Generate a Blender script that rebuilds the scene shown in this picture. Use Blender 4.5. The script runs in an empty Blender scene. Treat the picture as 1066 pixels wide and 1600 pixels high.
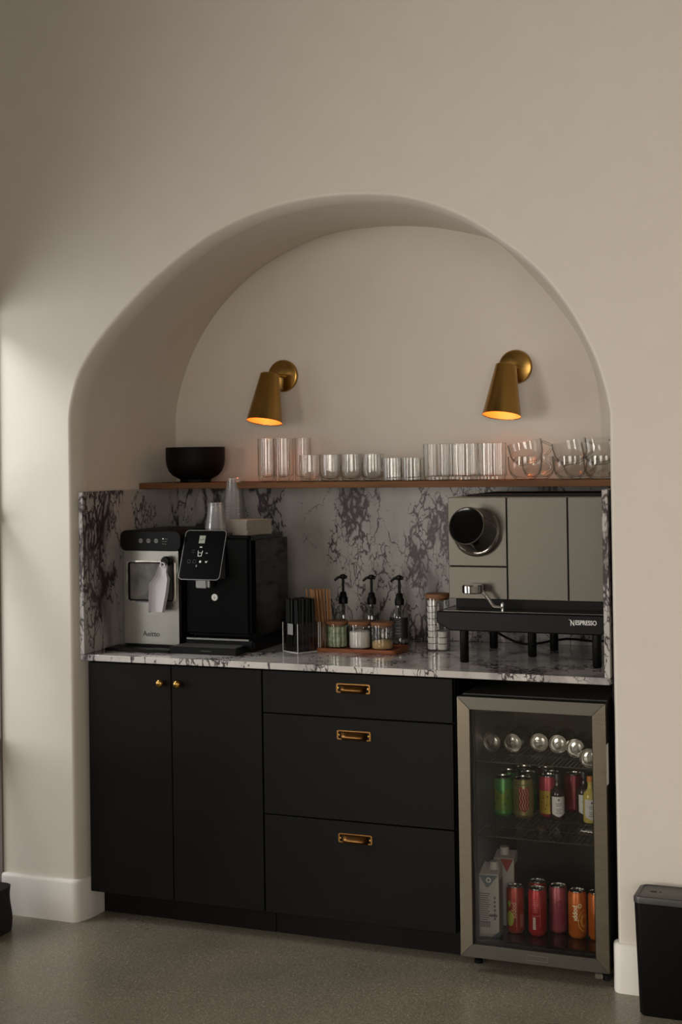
import bpy, bmesh, math, random
from mathutils import Vector, Matrix
random.seed(7)
PI = math.pi
S = bpy.context.scene
COL = S.collection
rad = math.radians

# ------------------------------------------------------------------ camera
YAW, PITCH, ROLL = 0.3838, -0.0114, -0.0145
cy_, sy_ = math.cos(YAW), math.sin(YAW)
fw = Vector((-sy_*math.cos(PITCH), cy_*math.cos(PITCH), -math.sin(PITCH)))
rt = Vector((cy_, sy_, 0)); up = rt.cross(fw)
r2 = rt*math.cos(ROLL) + up*math.sin(ROLL); u2 = -rt*math.sin(ROLL) + up*math.cos(ROLL)
cam = bpy.data.cameras.new('camera'); camo = bpy.data.objects.new('camera', cam); COL.objects.link(camo)
m = Matrix((r2, u2, -fw)).transposed().to_4x4(); m.translation = (2.6591, -4.1334, 1.5769)
camo.matrix_world = m
cam.sensor_fit = 'VERTICAL'; cam.sensor_height = 36; cam.lens = 2192.2/1600*36
cam.shift_y = (691.0-800)/1600; cam.clip_start = .05
S.camera = camo

# ------------------------------------------------------------------ light
S.view_settings.view_transform = 'Standard'; S.view_settings.look = 'None'
S.view_settings.gamma = 1; S.view_settings.use_curve_mapping = False
S.view_settings.exposure = 0.06
S.cycles.transparent_max_bounces = 40; S.cycles.max_bounces = 14; S.cycles.transmission_bounces = 14
W = bpy.data.worlds.new('sky'); S.world = W; W.use_nodes = True
W.node_tree.nodes['Background'].inputs[0].default_value = (.80, .86, .95, 1)
W.node_tree.nodes['Background'].inputs[1].default_value = .08
def area(name, loc, target, sx, sy, power, col):
    l = bpy.data.lights.new(name, 'AREA'); l.shape = 'RECTANGLE'; l.size = sx; l.size_y = sy
    l.energy = power; l.color = col
    o = bpy.data.objects.new(name, l); COL.objects.link(o); o.location = loc
    o.rotation_euler = (Vector(target)-Vector(loc)).to_track_quat('-Z', 'Y').to_euler()
    return o
# daylight through the left window beside the pier, and through the shopfront behind the camera
area('daylight_left', (-1.05, -.80, 1.35), (-.31, -.30, .95), 1.2, 1.6, 25, (.97, .98, 1.0))
area('sky_left', (-1.25, -.60, 2.75), (-.31, -.1, 1.2), .8, .5, 38, (.97, .98, 1.0))
area('daylight_street', (-.60, -4.2, 1.25), (2.2, -4.0, .55), 3.0, 1.8, 225, (1.0, .94, .86))
area('daylight_front', (3.7, -7.4, 1.7), (1.6, 0, 1.4), 3.0, 2.4, 118, (1.0, .92, .84))

# ------------------------------------------------------------------ materials
def mat(name, col, rough=.5, metal=0, **kw):
    m = bpy.data.materials.new(name); m.use_nodes = True
    b = m.node_tree.nodes['Principled BSDF']
    b.inputs['Base Color'].default_value = (*col, 1); b.inputs['Roughness'].default_value = rough
    b.inputs['Metallic'].default_value = metal
    for k, v in kw.items():
        k = {'spec': 'Specular IOR Level', 'trans': 'Transmission Weight', 'ior': 'IOR', 'coat': 'Coat Weight', 'emis': 'Emission Strength'}[k]
        b.inputs[k].default_value = v
        if k == 'Emission Strength': b.inputs['Emission Color'].default_value = (*col, 1)
    return m
def N(m, t, **kw):
    n = m.node_tree.nodes.new(t)
    for k, v in kw.items():
        if k in n.inputs: n.inputs[k].default_value = v
        else: setattr(n, k, v)
    return n
def L(m, a, b): m.node_tree.links.new(a, b)
def ramp(m, fac, stops):
    r = N(m, 'ShaderNodeValToRGB'); e = r.color_ramp.elements
    while len(e) < len(stops): e.new(.5)
    for el, (p, c) in zip(e, stops): el.position = p; el.color = (*c, 1) if len(c) == 3 else c
    L(m, fac, r.inputs[0]); return r.outputs[0]
def noisy(name, c1, c2, scale, rough=.5, metal=0, bump=0, stretch=(1, 1, 1), detail=4, lo=.35, hi=.65, rr=None, **kw):
    m = mat(name, c1, rough, metal, **kw); b = m.node_tree.nodes['Principled BSDF']
    tc = N(m, 'ShaderNodeTexCoord'); mp = N(m, 'ShaderNodeMapping'); mp.inputs['Scale'].default_value = stretch
    L(m, tc.outputs['Object'], mp.inputs[0])
    n = N(m, 'ShaderNodeTexNoise', Scale=scale, Detail=detail); L(m, mp.outputs[0], n.inputs['Vector'])
    L(m, ramp(m, n.outputs[0], [(lo, c1), (hi, c2)]), b.inputs['Base Color'])
    if rr: L(m, ramp(m, n.outputs[0], [(lo, (rr[0],)*3), (hi, (rr[1],)*3)]), b.inputs['Roughness'])
    if bump:
        bp = N(m, 'ShaderNodeBump', Strength=bump, Distance=.002); L(m, n.outputs[0], bp.inputs['Height']); L(m, bp.outputs[0], b.inputs['Normal'])
    return m
M = {}
M['wall'] = noisy('wall_paint', (.655, .60, .525), (.67, .615, .54), 9, .85, bump=.08)
M['trim'] = noisy('trim_paint', (.74, .70, .64), (.77, .73, .67), 6, .5, bump=.05)
M['black'] = noisy('matt_black_laminate', (.0050, .0044, .0036), (.0064, .0056, .0048), 3, .5, rr=(.46, .54), spec=.13)
M['carcass'] = mat('black_carcass', (.003, .003, .003), .6, spec=.2)
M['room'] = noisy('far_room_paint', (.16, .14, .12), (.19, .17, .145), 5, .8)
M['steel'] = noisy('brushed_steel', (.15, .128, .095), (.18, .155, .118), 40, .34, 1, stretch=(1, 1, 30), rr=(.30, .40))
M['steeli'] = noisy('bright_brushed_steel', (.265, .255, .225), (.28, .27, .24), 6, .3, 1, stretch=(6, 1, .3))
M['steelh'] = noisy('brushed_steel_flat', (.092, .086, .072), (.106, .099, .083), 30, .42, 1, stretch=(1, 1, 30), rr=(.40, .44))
M['chrome'] = mat('chrome', (.62, .60, .57), .08, 1)
M['alu'] = mat('can_end_aluminium', (.42, .41, .39), .22, 1)
M['brass'] = noisy('aged_brass', (.36, .205, .055), (.40, .235, .065), 9, .24, 1, rr=(.20, .25))
M['brass2'] = noisy('dull_brass', (.24, .115, .035), (.29, .145, .045), 12, .42, 1)
M['brassin'] = mat('brass_inside', (.95, .55, .18), .5, .2)
M['bulb'] = mat('warm_bulb', (1.0, .42, .10), .4, emis=7)
M['plastic'] = noisy('black_plastic', (.0030, .0030, .0030), (.004, .004, .004), 80, .38, spec=.14)
M['gloss'] = mat('black_gloss', (.003, .003, .003), .10, spec=.30)
M['panel'] = mat('black_touch_panel', (.002, .002, .002), .3, spec=.06)
M['rubber'] = mat('black_rubber', (.0035, .003, .0028), .6, spec=.15)
M['dkgrey'] = mat('dark_grey_plastic', (.05, .048, .045), .4)
M['silver'] = mat('silver_trim', (.22, .215, .205), .35, 1)
M['white'] = mat('white_print', (.75, .74, .70), .6)
M['grey'] = mat('grey_print', (.22, .22, .21), .6)
M['lcd'] = mat('grey_lcd', (.36, .38, .31), .3)
M['led'] = mat('white_led', (.9, .9, .85), .4, emis=1.0)
M['glass'] = mat('clear_glass', (.97, .97, .96), .0, trans=1, ior=1.46)
M['milky'] = mat('milky_plastic', (.60, .58, .60), .35)
M['walnut'] = None
def wood(name, c1, c2, c3, scale, rough=.45, axis=0):
    m = mat(name, c1, rough, spec=.2); b = m.node_tree.nodes['Principled BSDF']
    tc = N(m, 'ShaderNodeTexCoord'); mp = N(m, 'ShaderNodeMapping')
    s = [14, 14, 14]; s[axis] = 1.0; mp.inputs['Scale'].default_value = s
    L(m, tc.outputs['Object'], mp.inputs[0])
    n = N(m, 'ShaderNodeTexNoise', Scale=scale, Detail=6, Distortion=.6); L(m, mp.outputs[0], n.inputs['Vector'])
    L(m, ramp(m, n.outputs[0], [(.3, c1), (.5, c2), (.7, c3)]), b.inputs['Base Color'])
    return m
M['shelf'] = wood('shelf_walnut', (.10, .042, .015), (.155, .068, .026), (.20, .092, .036), 3, .6)
M['acacia'] = wood('acacia_lid', (.13, .055, .022), (.20, .09, .04), (.27, .14, .07), 6)
M['redwood'] = wood('reddish_tray_wood', (.16, .048, .020), (.24, .075, .03), (.30, .10, .045), 5)
M['stick'] = wood('stir_stick_birch', (.26, .12, .05), (.34, .17, .075), (.42, .22, .10), 4, axis=2)
def thin(name, tint, gloss=.02, extra=0.0, edge=None, cap=.30, haze=0):
    """glass and clear plastic walls: see-through, darker where seen edge on, mirror-like at grazing angles"""
    m = bpy.data.materials.new(name); m.use_nodes = True; nt = m.node_tree
    nt.nodes.remove(nt.nodes['Principled BSDF']); out = nt.nodes['Material Output']
    t = N(m, 'ShaderNodeBsdfTransparent'); lw = N(m, 'ShaderNodeLayerWeight', Blend=.35)
    L(m, ramp(m, lw.outputs['Facing'], [(.45, tint), (.97, edge or tint)]), t.inputs[0])
    g = N(m, 'ShaderNodeBsdfGlossy', Roughness=gloss); mx = N(m, 'ShaderNodeMixShader')
    f = N(m, 'ShaderNodeMath', operation='POWER'); f.inputs[1].default_value = 4; lw2 = N(m, 'ShaderNodeLayerWeight', Blend=.5)
    L(m, lw2.outputs['Facing'], f.inputs[0])
    a = N(m, 'ShaderNodeMath', operation='MULTIPLY_ADD'); a.inputs[1].default_value = .9; a.inputs[2].default_value = .04+extra
    c = N(m, 'ShaderNodeMath', operation='MINIMUM'); c.inputs[1].default_value = cap
    L(m, f.outputs[0], a.inputs[0]); L(m, a.outputs[0], c.inputs[0]); L(m, c.outputs[0], mx.inputs[0])
    L(m, t.outputs[0], mx.inputs[1]); L(m, g.outputs[0], mx.inputs[2]); last = mx
    if haze:
        d = N(m, 'ShaderNodeBsdfDiffuse'); d.inputs[0].default_value = (.8, .8, .8, 1)
        last = N(m, 'ShaderNodeMixShader', Fac=haze); L(m, mx.outputs[0], last.inputs[1]); L(m, d.outputs[0], last.inputs[2])
    L(m, last.outputs[0], out.inputs[0])
    return m
M['pane'] = thin('door_glass', (.93, .93, .91), .01, -.015)
M['acryl'] = thin('clear_acrylic', (.93, .93, .92), .05, .03)
M['pet'] = thin('clear_plastic_cup', (.98, .98, .98), .2, .12, (.85, .85, .85), .4, .10)
M['jarglass'] = thin('thin_jar_glass', (.975, .975, .97), .02, .02, (.75, .75, .73))
M['glass'] = thin('clear_glass', (.975, .975, .97), .0, .0, (.42, .41, .38), .13)
M['glassedge'] = thin('thick_clear_glass', (.80, .79, .76), .02, .04, (.30, .29, .27), .3)

def marble_mat(name, seed, rough=.12, k_=1.0, rot_=(.35, -.55, .2)):
    m = mat(name, (.6, .57, .55), rough, spec=.5 if rough < .2 else .2); b = m.node_tree.nodes['Principled BSDF']
    tc = N(m, 'ShaderNodeTexCoord'); mp = N(m, 'ShaderNodeMapping')
    mp.inputs['Location'].default_value = (seed*1.7, seed*.9, seed*2.3); mp.inputs['Rotation'].default_value = rot_
    mp.inputs['Scale'].default_value = (1.25, 1.25, .62)
    L(m, tc.outputs['Object'], mp.inputs[0])
    w = N(m, 'ShaderNodeTexNoise', Scale=5.0, Detail=5, Roughness=.6); L(m, mp.outputs[0], w.inputs['Vector'])
    vm = N(m, 'ShaderNodeVectorMath', operation='SCALE'); L(m, w.outputs['Color'], vm.inputs[0]); vm.inputs['Scale'].default_value = .16
    ad = N(m, 'ShaderNodeVectorMath', operation='ADD'); L(m, mp.outputs[0], ad.inputs[0]); L(m, vm.outputs[0], ad.inputs[1])
    w2 = N(m, 'ShaderNodeTexNoise', Scale=34, Detail=5); L(m, mp.outputs[0], w2.inputs['Vector'])
    vm2 = N(m, 'ShaderNodeVectorMath', operation='SCALE'); L(m, w2.outputs['Color'], vm2.inputs[0]); vm2.inputs['Scale'].default_value = .045
    ad0 = ad; ad = N(m, 'ShaderNodeVectorMath', operation='ADD'); L(m, ad0.outputs[0], ad.inputs[0]); L(m, vm2.outputs[0], ad.inputs[1])
    def veins(scale, width, mlo, mhi, mscale):
        v = N(m, 'ShaderNodeTexVoronoi', feature='DISTANCE_TO_EDGE', Scale=scale); L(m, ad.outputs[0], v.inputs['Vector'])
        k = N(m, 'ShaderNodeTexNoise', Scale=mscale, Detail=3); L(m, mp.outputs[0], k.inputs['Vector'])
        mr = N(m, 'ShaderNodeMapRange'); mr.inputs['From Min'].default_value = mlo; mr.inputs['From Max'].default_value = mhi
        L(m, k.outputs[0], mr.inputs[0])                        # 0..1: where the veins are wide
        wd = N(m, 'ShaderNodeMath', operation='MULTIPLY'); wd.inputs[1].default_value = width; L(m, mr.outputs[0], wd.inputs[0])
        dv = N(m, 'ShaderNodeMath', operation='DIVIDE'); L(m, v.outputs[0], dv.inputs[0])
        am = N(m, 'ShaderNodeMath', operation='ADD'); am.inputs[1].default_value = .0005; L(m, wd.outputs[0], am.inputs[0]); L(m, am.outputs[0], dv.inputs[1])
        inv = N(m, 'ShaderNodeMath', operation='SUBTRACT', use_clamp=True); inv.inputs[0].default_value = 1; L(m, dv.outputs[0], inv.inputs[1])
        return inv.outputs[0]
    a = veins(9, .16, .49, .70, 3.0); c = veins(30, .34, .52, .68, 4.6); d = veins(4.5, .016, .42, .66, 2.6)
    mx = N(m, 'ShaderNodeMath', operation='MAXIMUM'); L(m, a, mx.inputs[0]); L(m, c, mx.inputs[1])
    mx2 = N(m, 'ShaderNodeMath', operation='MAXIMUM'); L(m, mx.outputs[0], mx2.inputs[0]); L(m, d, mx2.inputs[1])
    cl = N(m, 'ShaderNodeTexNoise', Scale=3.1, Detail=6); L(m, ad.outputs[0], cl.inputs['Vector'])
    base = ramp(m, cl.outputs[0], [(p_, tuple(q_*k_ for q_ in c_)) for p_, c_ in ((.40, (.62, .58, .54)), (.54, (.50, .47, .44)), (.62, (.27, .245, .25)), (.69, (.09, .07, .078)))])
    mix = N(m, 'ShaderNodeMix', data_type='RGBA')
    fr = ramp(m, mx2.outputs[0], [(.0, (0, 0, 0)), (.75, (.93, .93, .93))])
    L(m, fr, mix.inputs['Factor']); L(m, base, mix.inputs['A']); mix.inputs['B'].default_value = (.030, .019, .024, 1)
    L(m, mix.outputs['Result'], b.inputs['Base Color'])
    return m
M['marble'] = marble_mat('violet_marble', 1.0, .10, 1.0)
M['marble2'] = marble_mat('violet_marble_splash', 3.35, .32, .66, (.0, .75, .1))  # same marble darkened evenly: under-shelf shade put into its colour
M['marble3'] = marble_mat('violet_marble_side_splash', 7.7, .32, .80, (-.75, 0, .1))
def floor_mat():
    m = mat('polished_concrete', (.2, .18, .15), .3); b = m.node_tree.nodes['Principled BSDF']
    tc = N(m, 'ShaderNodeTexCoord')
    v = N(m, 'ShaderNodeTexVoronoi', Scale=420); L(m, tc.outputs['Object'], v.inputs['Vector'])
    n = N(m, 'ShaderNodeTexNoise', Scale=2.2, Detail=5); L(m, tc.outputs['Object'], n.inputs['Vector'])
    n3 = N(m, 'ShaderNodeTexNoise', Scale=130, Detail=3); L(m, tc.outputs['Object'], n3.inputs['Vector'])
    sp = ramp(m, v.outputs['Color'], [(.0, (.10, .085, .06)), (.35, (.205, .18, .132)), (.8, (.265, .235, .175)), (.93, (.52, .475, .375))])
    c2 = ramp(m, n.outputs[0], [(.3, (.80, .80, .80)), (.7, (1.06, 1.04, 1.0))])
    mu = N(m, 'ShaderNodeMix', data_type='RGBA', blend_type='MULTIPLY'); mu.inputs['Factor'].default_value = 1
    L(m, sp, mu.inputs['A']); L(m, c2, mu.inputs['B'])
    mu2 = N(m, 'ShaderNodeMix', data_type='RGBA', blend_type='MULTIPLY'); mu2.inputs['Factor'].default_value = 1
    L(m, mu.outputs['Result'], mu2.inputs['A']); L(m, ramp(m, n3.outputs[0], [(.35, (.78,)*3), (.65, (1.1,)*3)]), mu2.inputs['B'])
    L(m, mu2.outputs['Result'], b.inputs['Base Color'])
    L(m, ramp(m, n.outputs[0], [(.3, (.24,)*3), (.7, (.36,)*3)]), b.inputs['Roughness'])
    return m
M['floor'] = floor_mat()
M['concrete_edge'] = M['wall']
def can_mat(name, c, c2=None): return noisy(name, c, c2 or tuple(x*1.15 for x in c), 18, .35, .35)
def colm(name, c, r=.5): return mat(name, c, r)

# ------------------------------------------------------------------ mesh helpers
def B(): return bmesh.new()
def box(bm, x0, x1, y0, y1, z0, z1, bev=0, seg=2):
    r = bmesh.ops.create_cube(bm, size=1)['verts']
    for v in r:
        v.co = Vector((x0+(v.co.x+.5)*(x1-x0), y0+(v.co.y+.5)*(y1-y0), z0+(v.co.z+.5)*(z1-z0)))
    if bev:
        es = set(e for v in r for e in v.link_edges)
        bmesh.ops.bevel(bm, geom=list(es), offset=bev, segments=seg, affect='EDGES', clamp_overlap=True)
    return bm
def lathe(bm, prof, c=(0, 0, 0), seg=40, axis='z', rfun=None, closed=False):
    """prof: list of (r, h); rfun(angle, h)-> radius factor"""
    rings = []
    for r, h in prof:
        ring = []
        if r < 1e-6 and not closed:
            p = [0, 0, h]; ring = [p]
        else:
            for i in range(seg):
                a = 2*PI*i/seg; q = r*(rfun(a, h) if rfun else 1)
                ring.append([q*math.cos(a), q*math.sin(a), h])
        rings.append([bm.verts.new(tf(p, c, axis)) for p in ring])
    if closed: rings.append(rings[0])
    for a, b in zip(rings, rings[1:]):
        n = max(len(a), len(b))
        if len(a) == 1 and len(b) == 1: continue
        for i in range(n):
            j = (i+1) % n
            q = [a[0]] if len(a) == 1 else [a[i], a[j]]
            w = [b[0]] if len(b) == 1 else [b[j], b[i]]
            try: bm.faces.new(q+w)
            except ValueError: pass
    return bm
def tf(p, c, axis):
    x, y, z = p
    if axis == 'y': x, y, z = x, z, -y      # height runs to +y
    if axis == 'x': x, y, z = z, y, -x
    return (c[0]+x, c[1]+y, c[2]+z)
def tube(bm, pts, r, seg=10, r2=None):
    pts = [Vector(p) for p in pts]; n = len(pts); rings = []
    up0 = None
    for i, p in enumerate(pts):
        t = (pts[min(i+1, n-1)]-pts[max(i-1, 0)]).normalized()
        if up0 is None: up0 = t.orthogonal().normalized()
        u = (up0 - t*up0.dot(t)); u = u.normalized() if u.length > 1e-6 else t.orthogonal().normalized()
        up0 = u; v = t.cross(u); rr = r if r2 is None else r+(r2-r)*i/(n-1)
        rings.append([bm.verts.new(p+u*rr*math.cos(2*PI*k/seg)+v*rr*math.sin(2*PI*k/seg)) for k in range(seg)])
    for a, b in zip(rings, rings[1:]):
        for k in range(seg): bm.faces.new((a[k], a[(k+1) % seg], b[(k+1) % seg], b[k]))
    bm.faces.new(list(reversed(rings[0]))); bm.faces.new(rings[-1])
    return bm
def prism(bm, poly, h0, h1, axis='y'):
    """poly of 2D points; axis y: (x,z) extruded y; axis z: (x,y) extruded z; axis x: (y,z)"""
    def P(a, b, h): return {'y': (a, h, b), 'z': (a, b, h), 'x': (h, a, b)}[axis]
    v0 = [bm.verts.new(P(a, b, h0)) for a, b in poly]; v1 = [bm.verts.new(P(a, b, h1)) for a, b in poly]
    n = len(poly)
    bm.faces.new(v0); bm.faces.new(list(reversed(v1)))
    for i in range(n): bm.faces.new((v0[i], v1[i], v1[(i+1) % n], v0[(i+1) % n]))
    return bm
def rrect(x0, x1, z0, z1, r, n=6):
    out = []
    for cx, cz, a0 in ((x1-r, z1-r, 0), (x0+r, z1-r, 90), (x0+r, z0+r, 180), (x1-r, z0+r, 270)):
        for k in range(n+1):
            a = rad(a0+90*k/n); out.append((cx+r*math.cos(a), cz+r*math.sin(a)))
    return out
def frame_bm(bm, outer, inner, h0, h1, axis='y'):
    def P(a, b, h): return {'y': (a, h, b), 'z': (a, b, h), 'x': (h, a, b)}[axis]
    n = len(outer); V = [[bm.verts.new(P(a, b, h)) for a, b in poly] for poly in (outer, inner) for h in (h0, h1)]
    o0, o1, i0, i1 = V
    for i in range(n):
        j = (i+1) % n
        bm.faces.new((o0[i], o0[j], i0[j], i0[i])); bm.faces.new((o1[j], o1[i], i1[i], i1[j]))
        bm.faces.new((o0[j], o0[i], o1[i], o1[j])); bm.faces.new((i0[i], i0[j], i1[j], i1[i]))
    return bm
def rot(bm, M4, verts=None):
    bmesh.ops.transform(bm, matrix=M4, verts=verts or bm.verts[:]); return bm
def obj(name, bm, m, parent=None, smooth=None, loc=None, bev=0):
    bmesh.ops.recalc_face_normals(bm, faces=bm.faces[:])
    me = bpy.data.meshes.new(name); bm.to_mesh(me); bm.free()
    ms = m if isinstance(m, (list, tuple)) else [m]
    for x in ms: me.materials.append(x)
    o = bpy.data.objects.new(name, me); COL.objects.link(o)
    if parent: o.parent = parent
    if loc: o.location = loc
    if smooth is not False:
        me.polygons.foreach_set('use_smooth', [True]*len(me.polygons))
        me.set_sharp_from_angle(angle=rad(smooth or 35))
    if bev:
        b = o.modifiers.new('bevel', 'BEVEL'); b.width = bev; b.segments = 2; b.limit_method = 'ANGLE'
    return o
def tag(o, label=None, cat=None, group=None, kind=None):
    if label: o['label'] = label
    if cat: o['category'] = cat
    if group: o['group'] = group
    if kind: o['kind'] = kind
    return o
def thing(name, label, cat, loc=(0, 0, 0), rz=0, group=None):
    o = bpy.data.objects.new(name, None); o.empty_display_size = .05; COL.objects.link(o)
    o.location = loc; o.rotation_euler = (0, 0, rz); return tag(o, label, cat, group)
def dup(root, loc=None, rz=None, label=None, group=None):
    def cp(o, par):
        c = o.copy(); COL.objects.link(c); c.parent = par
        for ch in o.children: cp(ch, c)
        return c
    r = cp(root, None)
    if loc: r.location = loc
    if rz is not None: r.rotation_euler = (0, 0, rz) if not isinstance(rz, tuple) else rz
    if label: r['label'] = label
    if group: r['group'] = group
    return r
def struct(name, bm, m, **k): return tag(obj(name, bm, m, **k), kind='structure')
def text(name, s, size, mtl, parent, loc, rot_=(PI/2, 0, 0), depth=.0004, bold=0, sx=1, shear=0, align='LEFT', wrap=None, space=1):
    c = bpy.data.curves.new(name, 'FONT'); c.body = s; c.size = size; c.extrude = depth; c.offset = bold
    c.align_x = align; c.shear = shear; c.space_character = space
    t = bpy.data.objects.new('tmp', c); COL.objects.link(t)
    dg = bpy.context.evaluated_depsgraph_get(); dg.update()
    me = bpy.data.meshes.new_from_object(t.evaluated_get(dg)); bpy.data.objects.remove(t)
    bm = bmesh.new(); bm.from_mesh(me)
    for v in bm.verts: v.co.x *= sx
    if wrap:    # wrap = (radius, centre angle, base height, vertical?)
        R_, a0, z0, vert = wrap
        for v in bm.verts:
            sx_, sz_, d = (v.co.x, v.co.y, v.co.z)
            if vert: sx_, sz_ = v.co.y, -v.co.x
            a = a0 + sx_/R_
            v.co = Vector(((R_+d)*math.cos(a), (R_+d)*math.sin(a), z0+sz_))
    o = obj(name, bm, mtl, parent, smooth=False)
    if not wrap:
        o.location = loc; o.rotation_euler = rot_
    return o
def wrap_patch(bm, R_, a0, a1, z0f, z1f, n=16):
    """patch on a cylinder between angles a0..a1, z0f/z1f constants or functions of t"""
    f = lambda g, t: g(t) if callable(g) else g
    prev = None
    for i in range(n+1):
        t = i/n; a = a0+(a1-a0)*t
        p = [bm.verts.new((R_*math.cos(a), R_*math.sin(a), f(g, t))) for g in (z0f, z1f)]
        if prev: bm.faces.new((prev[0], p[0], p[1], prev[1]))
        prev = p
    return bm
def wrap_blob(bm, R_, a0, z0, ra, rz_, n=24, hole=0):
    """ellipse (or ring) wrapped on a cylinder; ra is in metres along the surface"""
    ring = [(ra*math.cos(2*PI*k/n), rz_*math.sin(2*PI*k/n)) for k in range(n)]
    def P(s, z, R): return (R*math.cos(a0+s/R_), R*math.sin(a0+s/R_), z0+z)
    o = [bm.verts.new(P(s, z, R_)) for s, z in ring]
    levels = [o]
    for q in ([.66, .33] if not hole else [hole]):
        levels.append([bm.verts.new(P(s*q, z*q, R_)) for s, z in ring])
    for a, b in zip(levels, levels[1:]):
        for k in range(n): bm.faces.new((a[k], a[(k+1) % n], b[(k+1) % n], b[k]))
    if not hole:
        c = bm.verts.new(P(0, 0, R_))
        for k in range(n): bm.faces.new((levels[-1][k], levels[-1][(k+1) % n], c))
    return bm

# ------------------------------------------------------------------ room shell
H, XL, XR, YF = 3.35, -.31, 5.2, -7.2
def resample(pts, n):
    """Catmull-Rom through pts, then n even samples by arc length"""
    P = [Vector((a, b)) for a, b in pts]; P = [P[0]*2-P[1]]+P+[P[-1]*2-P[-2]]; out = []
    for i in range(1, len(P)-2):
        for k in range(24):
            t = k/24; a, b, c, d = P[i-1:i+3]
            out.append(.5*((2*b)+(c-a)*t+(2*a-5*b+4*c-d)*t*t+(3*b-a-3*c+d)*t**3))
    out.append(P[-2])
    for _ in range(30):   # smooth
        out = [out[0]]+[(out[i-1]+out[i]*2+out[i+1])/4 for i in range(1, len(out)-1)]+[out[-1]]
    s = [0]
    for a, b in zip(out, out[1:]): s.append(s[-1]+(b-a).length)
    res = []; j = 0
    for k in range(n):
        q = s[-1]*k/(n-1)
        while j < len(s)-2 and s[j+1] < q: j += 1
        t = (q-s[j])/max(1e-9, s[j+1]-s[j]); res.append(out[j]+(out[j+1]-out[j])*t)
    return res
SPR = 1.70
DMAX = .026
front = resample([(-.026, SPR), (-.022, 1.76), (.008, 1.868), (.063, 1.958), (.141, 2.044), (.219, 2.116), (.319, 2.199), (.466, 2.295), (.586, 2.353),
    (.749, 2.401), (.93, 2.422), (1.115, 2.414), (1.253, 2.387), (1.398, 2.327), (1.518, 2.247), (1.636, 2.148), (1.731, 2.027), (1.803, 1.89), (1.838, 1.785), (1.8545, SPR)], 90)
back = resample([(0, SPR), (.004, 1.777), (.029, 1.877), (.076, 1.988), (.162, 2.121), (.274, 2.234), (.411, 2.328), (.625, 2.411), (.831, 2.431), (1.035, 2.418),
    (1.176, 2.389), (1.278, 2.359), (1.33, 2.325), (1.417, 2.233), (1.501, 2.135), (1.585, 2.017), (1.626, 1.935), (1.654, 1.858), (1.668, 1.783), (1.673, SPR)], 90)
LZ = 1.4945
def full(c, xr): return [Vector((c[0].x, 0)), Vector((c[0].x, LZ))]+c+[Vector((c[-1].x, LZ)), Vector((xr, LZ-.002)), Vector((xr, 0))]
F = full(front, 1.8545); K = full(back, 1.831)
def offset(c, d):
    out = []
    for i, p in enumerate(c):
        t = (c[min(i+1, len(c)-1)]-c[max(i-1, 0)]).normalized() if 1 < i < len(c)-3 else Vector((0, 1 if i < 5 else -1)); n_ = Vector((t.y, -t.x)); out.append(p+n_*d)
    return out
bm = B()
fi_ = [bm.verts.new((p.x, 0, p.y)) for p in F]; nF = len(F); fo_ = []
for i, p in enumerate(F):
    if p.y <= SPR+1e-4: q = (XL if i < nF/2 else XR, p.y)
    else:
        t_ = (i-2)/(nF-6); q = (XL+(XR-XL)*t_, H)
    fo_.append(bm.verts.new((q[0], 0, q[1])))
for i in range(nF-1):
    if i == 2: cn = bm.verts.new((XL, 0, H)); bm.faces.new((fi_[i], fo_[i], cn, fo_[i+1], fi_[i+1]))
    elif i == nF-5: cn = bm.verts.new((XR, 0, H)); bm.faces.new((fi_[i], fo_[i], cn, fo_[i+1], fi_[i+1]))
    else: bm.faces.new((fi_[i], fo_[i], fo_[i+1], fi_[i+1]))
prof = [(0, 0), (.004, .0008), (.008, .004), (.011, .009), (.0145, .018), (.0185, .030), (.0225, .046), (.025, .062), (DMAX, .075)]
rows = []
nose = lambda d: [o_*w_+p_*(1-w_) for p_, o_, w_ in ((a_, b_, 1-.22*min(1, max(0, a_.x/1.83))) for a_, b_ in zip(F, offset(F, d)))]
for d, y in prof: rows.append([bm.verts.new((p.x, y, p.y)) for p in nose(d)])
inner = nose(DMAX)
for a, b in zip(rows, rows[1:]):
    for i in range(len(F)-1): bm.faces.new((a[i], a[i+1], b[i+1], b[i]))
struct('wall_back', bm, M['wall'], smooth=60)
bm = B(); rows = []
for k in range(17):
    t0 = k/16; y = .075+t0*(.723-.075); t = t0**2.2 if t0 < 1 else 1
    rows.append([bm.verts.new((p.x*(1-t)+q.x*t, y, p.y*(1-t)+q.y*t)) for p, q in zip(inner, K)])
for a, b in zip(rows, rows[1:]):
    for i in range(len(F)-1): bm.faces.new((a[i], a[i+1], b[i+1], b[i]))
struct('wall_niche', bm, M['wall'], smooth=60)
bm = B(); box(bm, -.06, 1.9, .723, .80, 0, 2.5); struct('wall_niche_back', bm, M['wall'])
# floor and ceiling
bm = B(); box(bm, XL-.3, XR+.1, YF-.1, .72, -.06, 0); struct('floor', bm, M['floor'])
bm = B(); box(bm, XL-.3, XR+.1, YF-.1, .1, H, H+.08); struct('ceiling', bm, M['room'])
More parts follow.
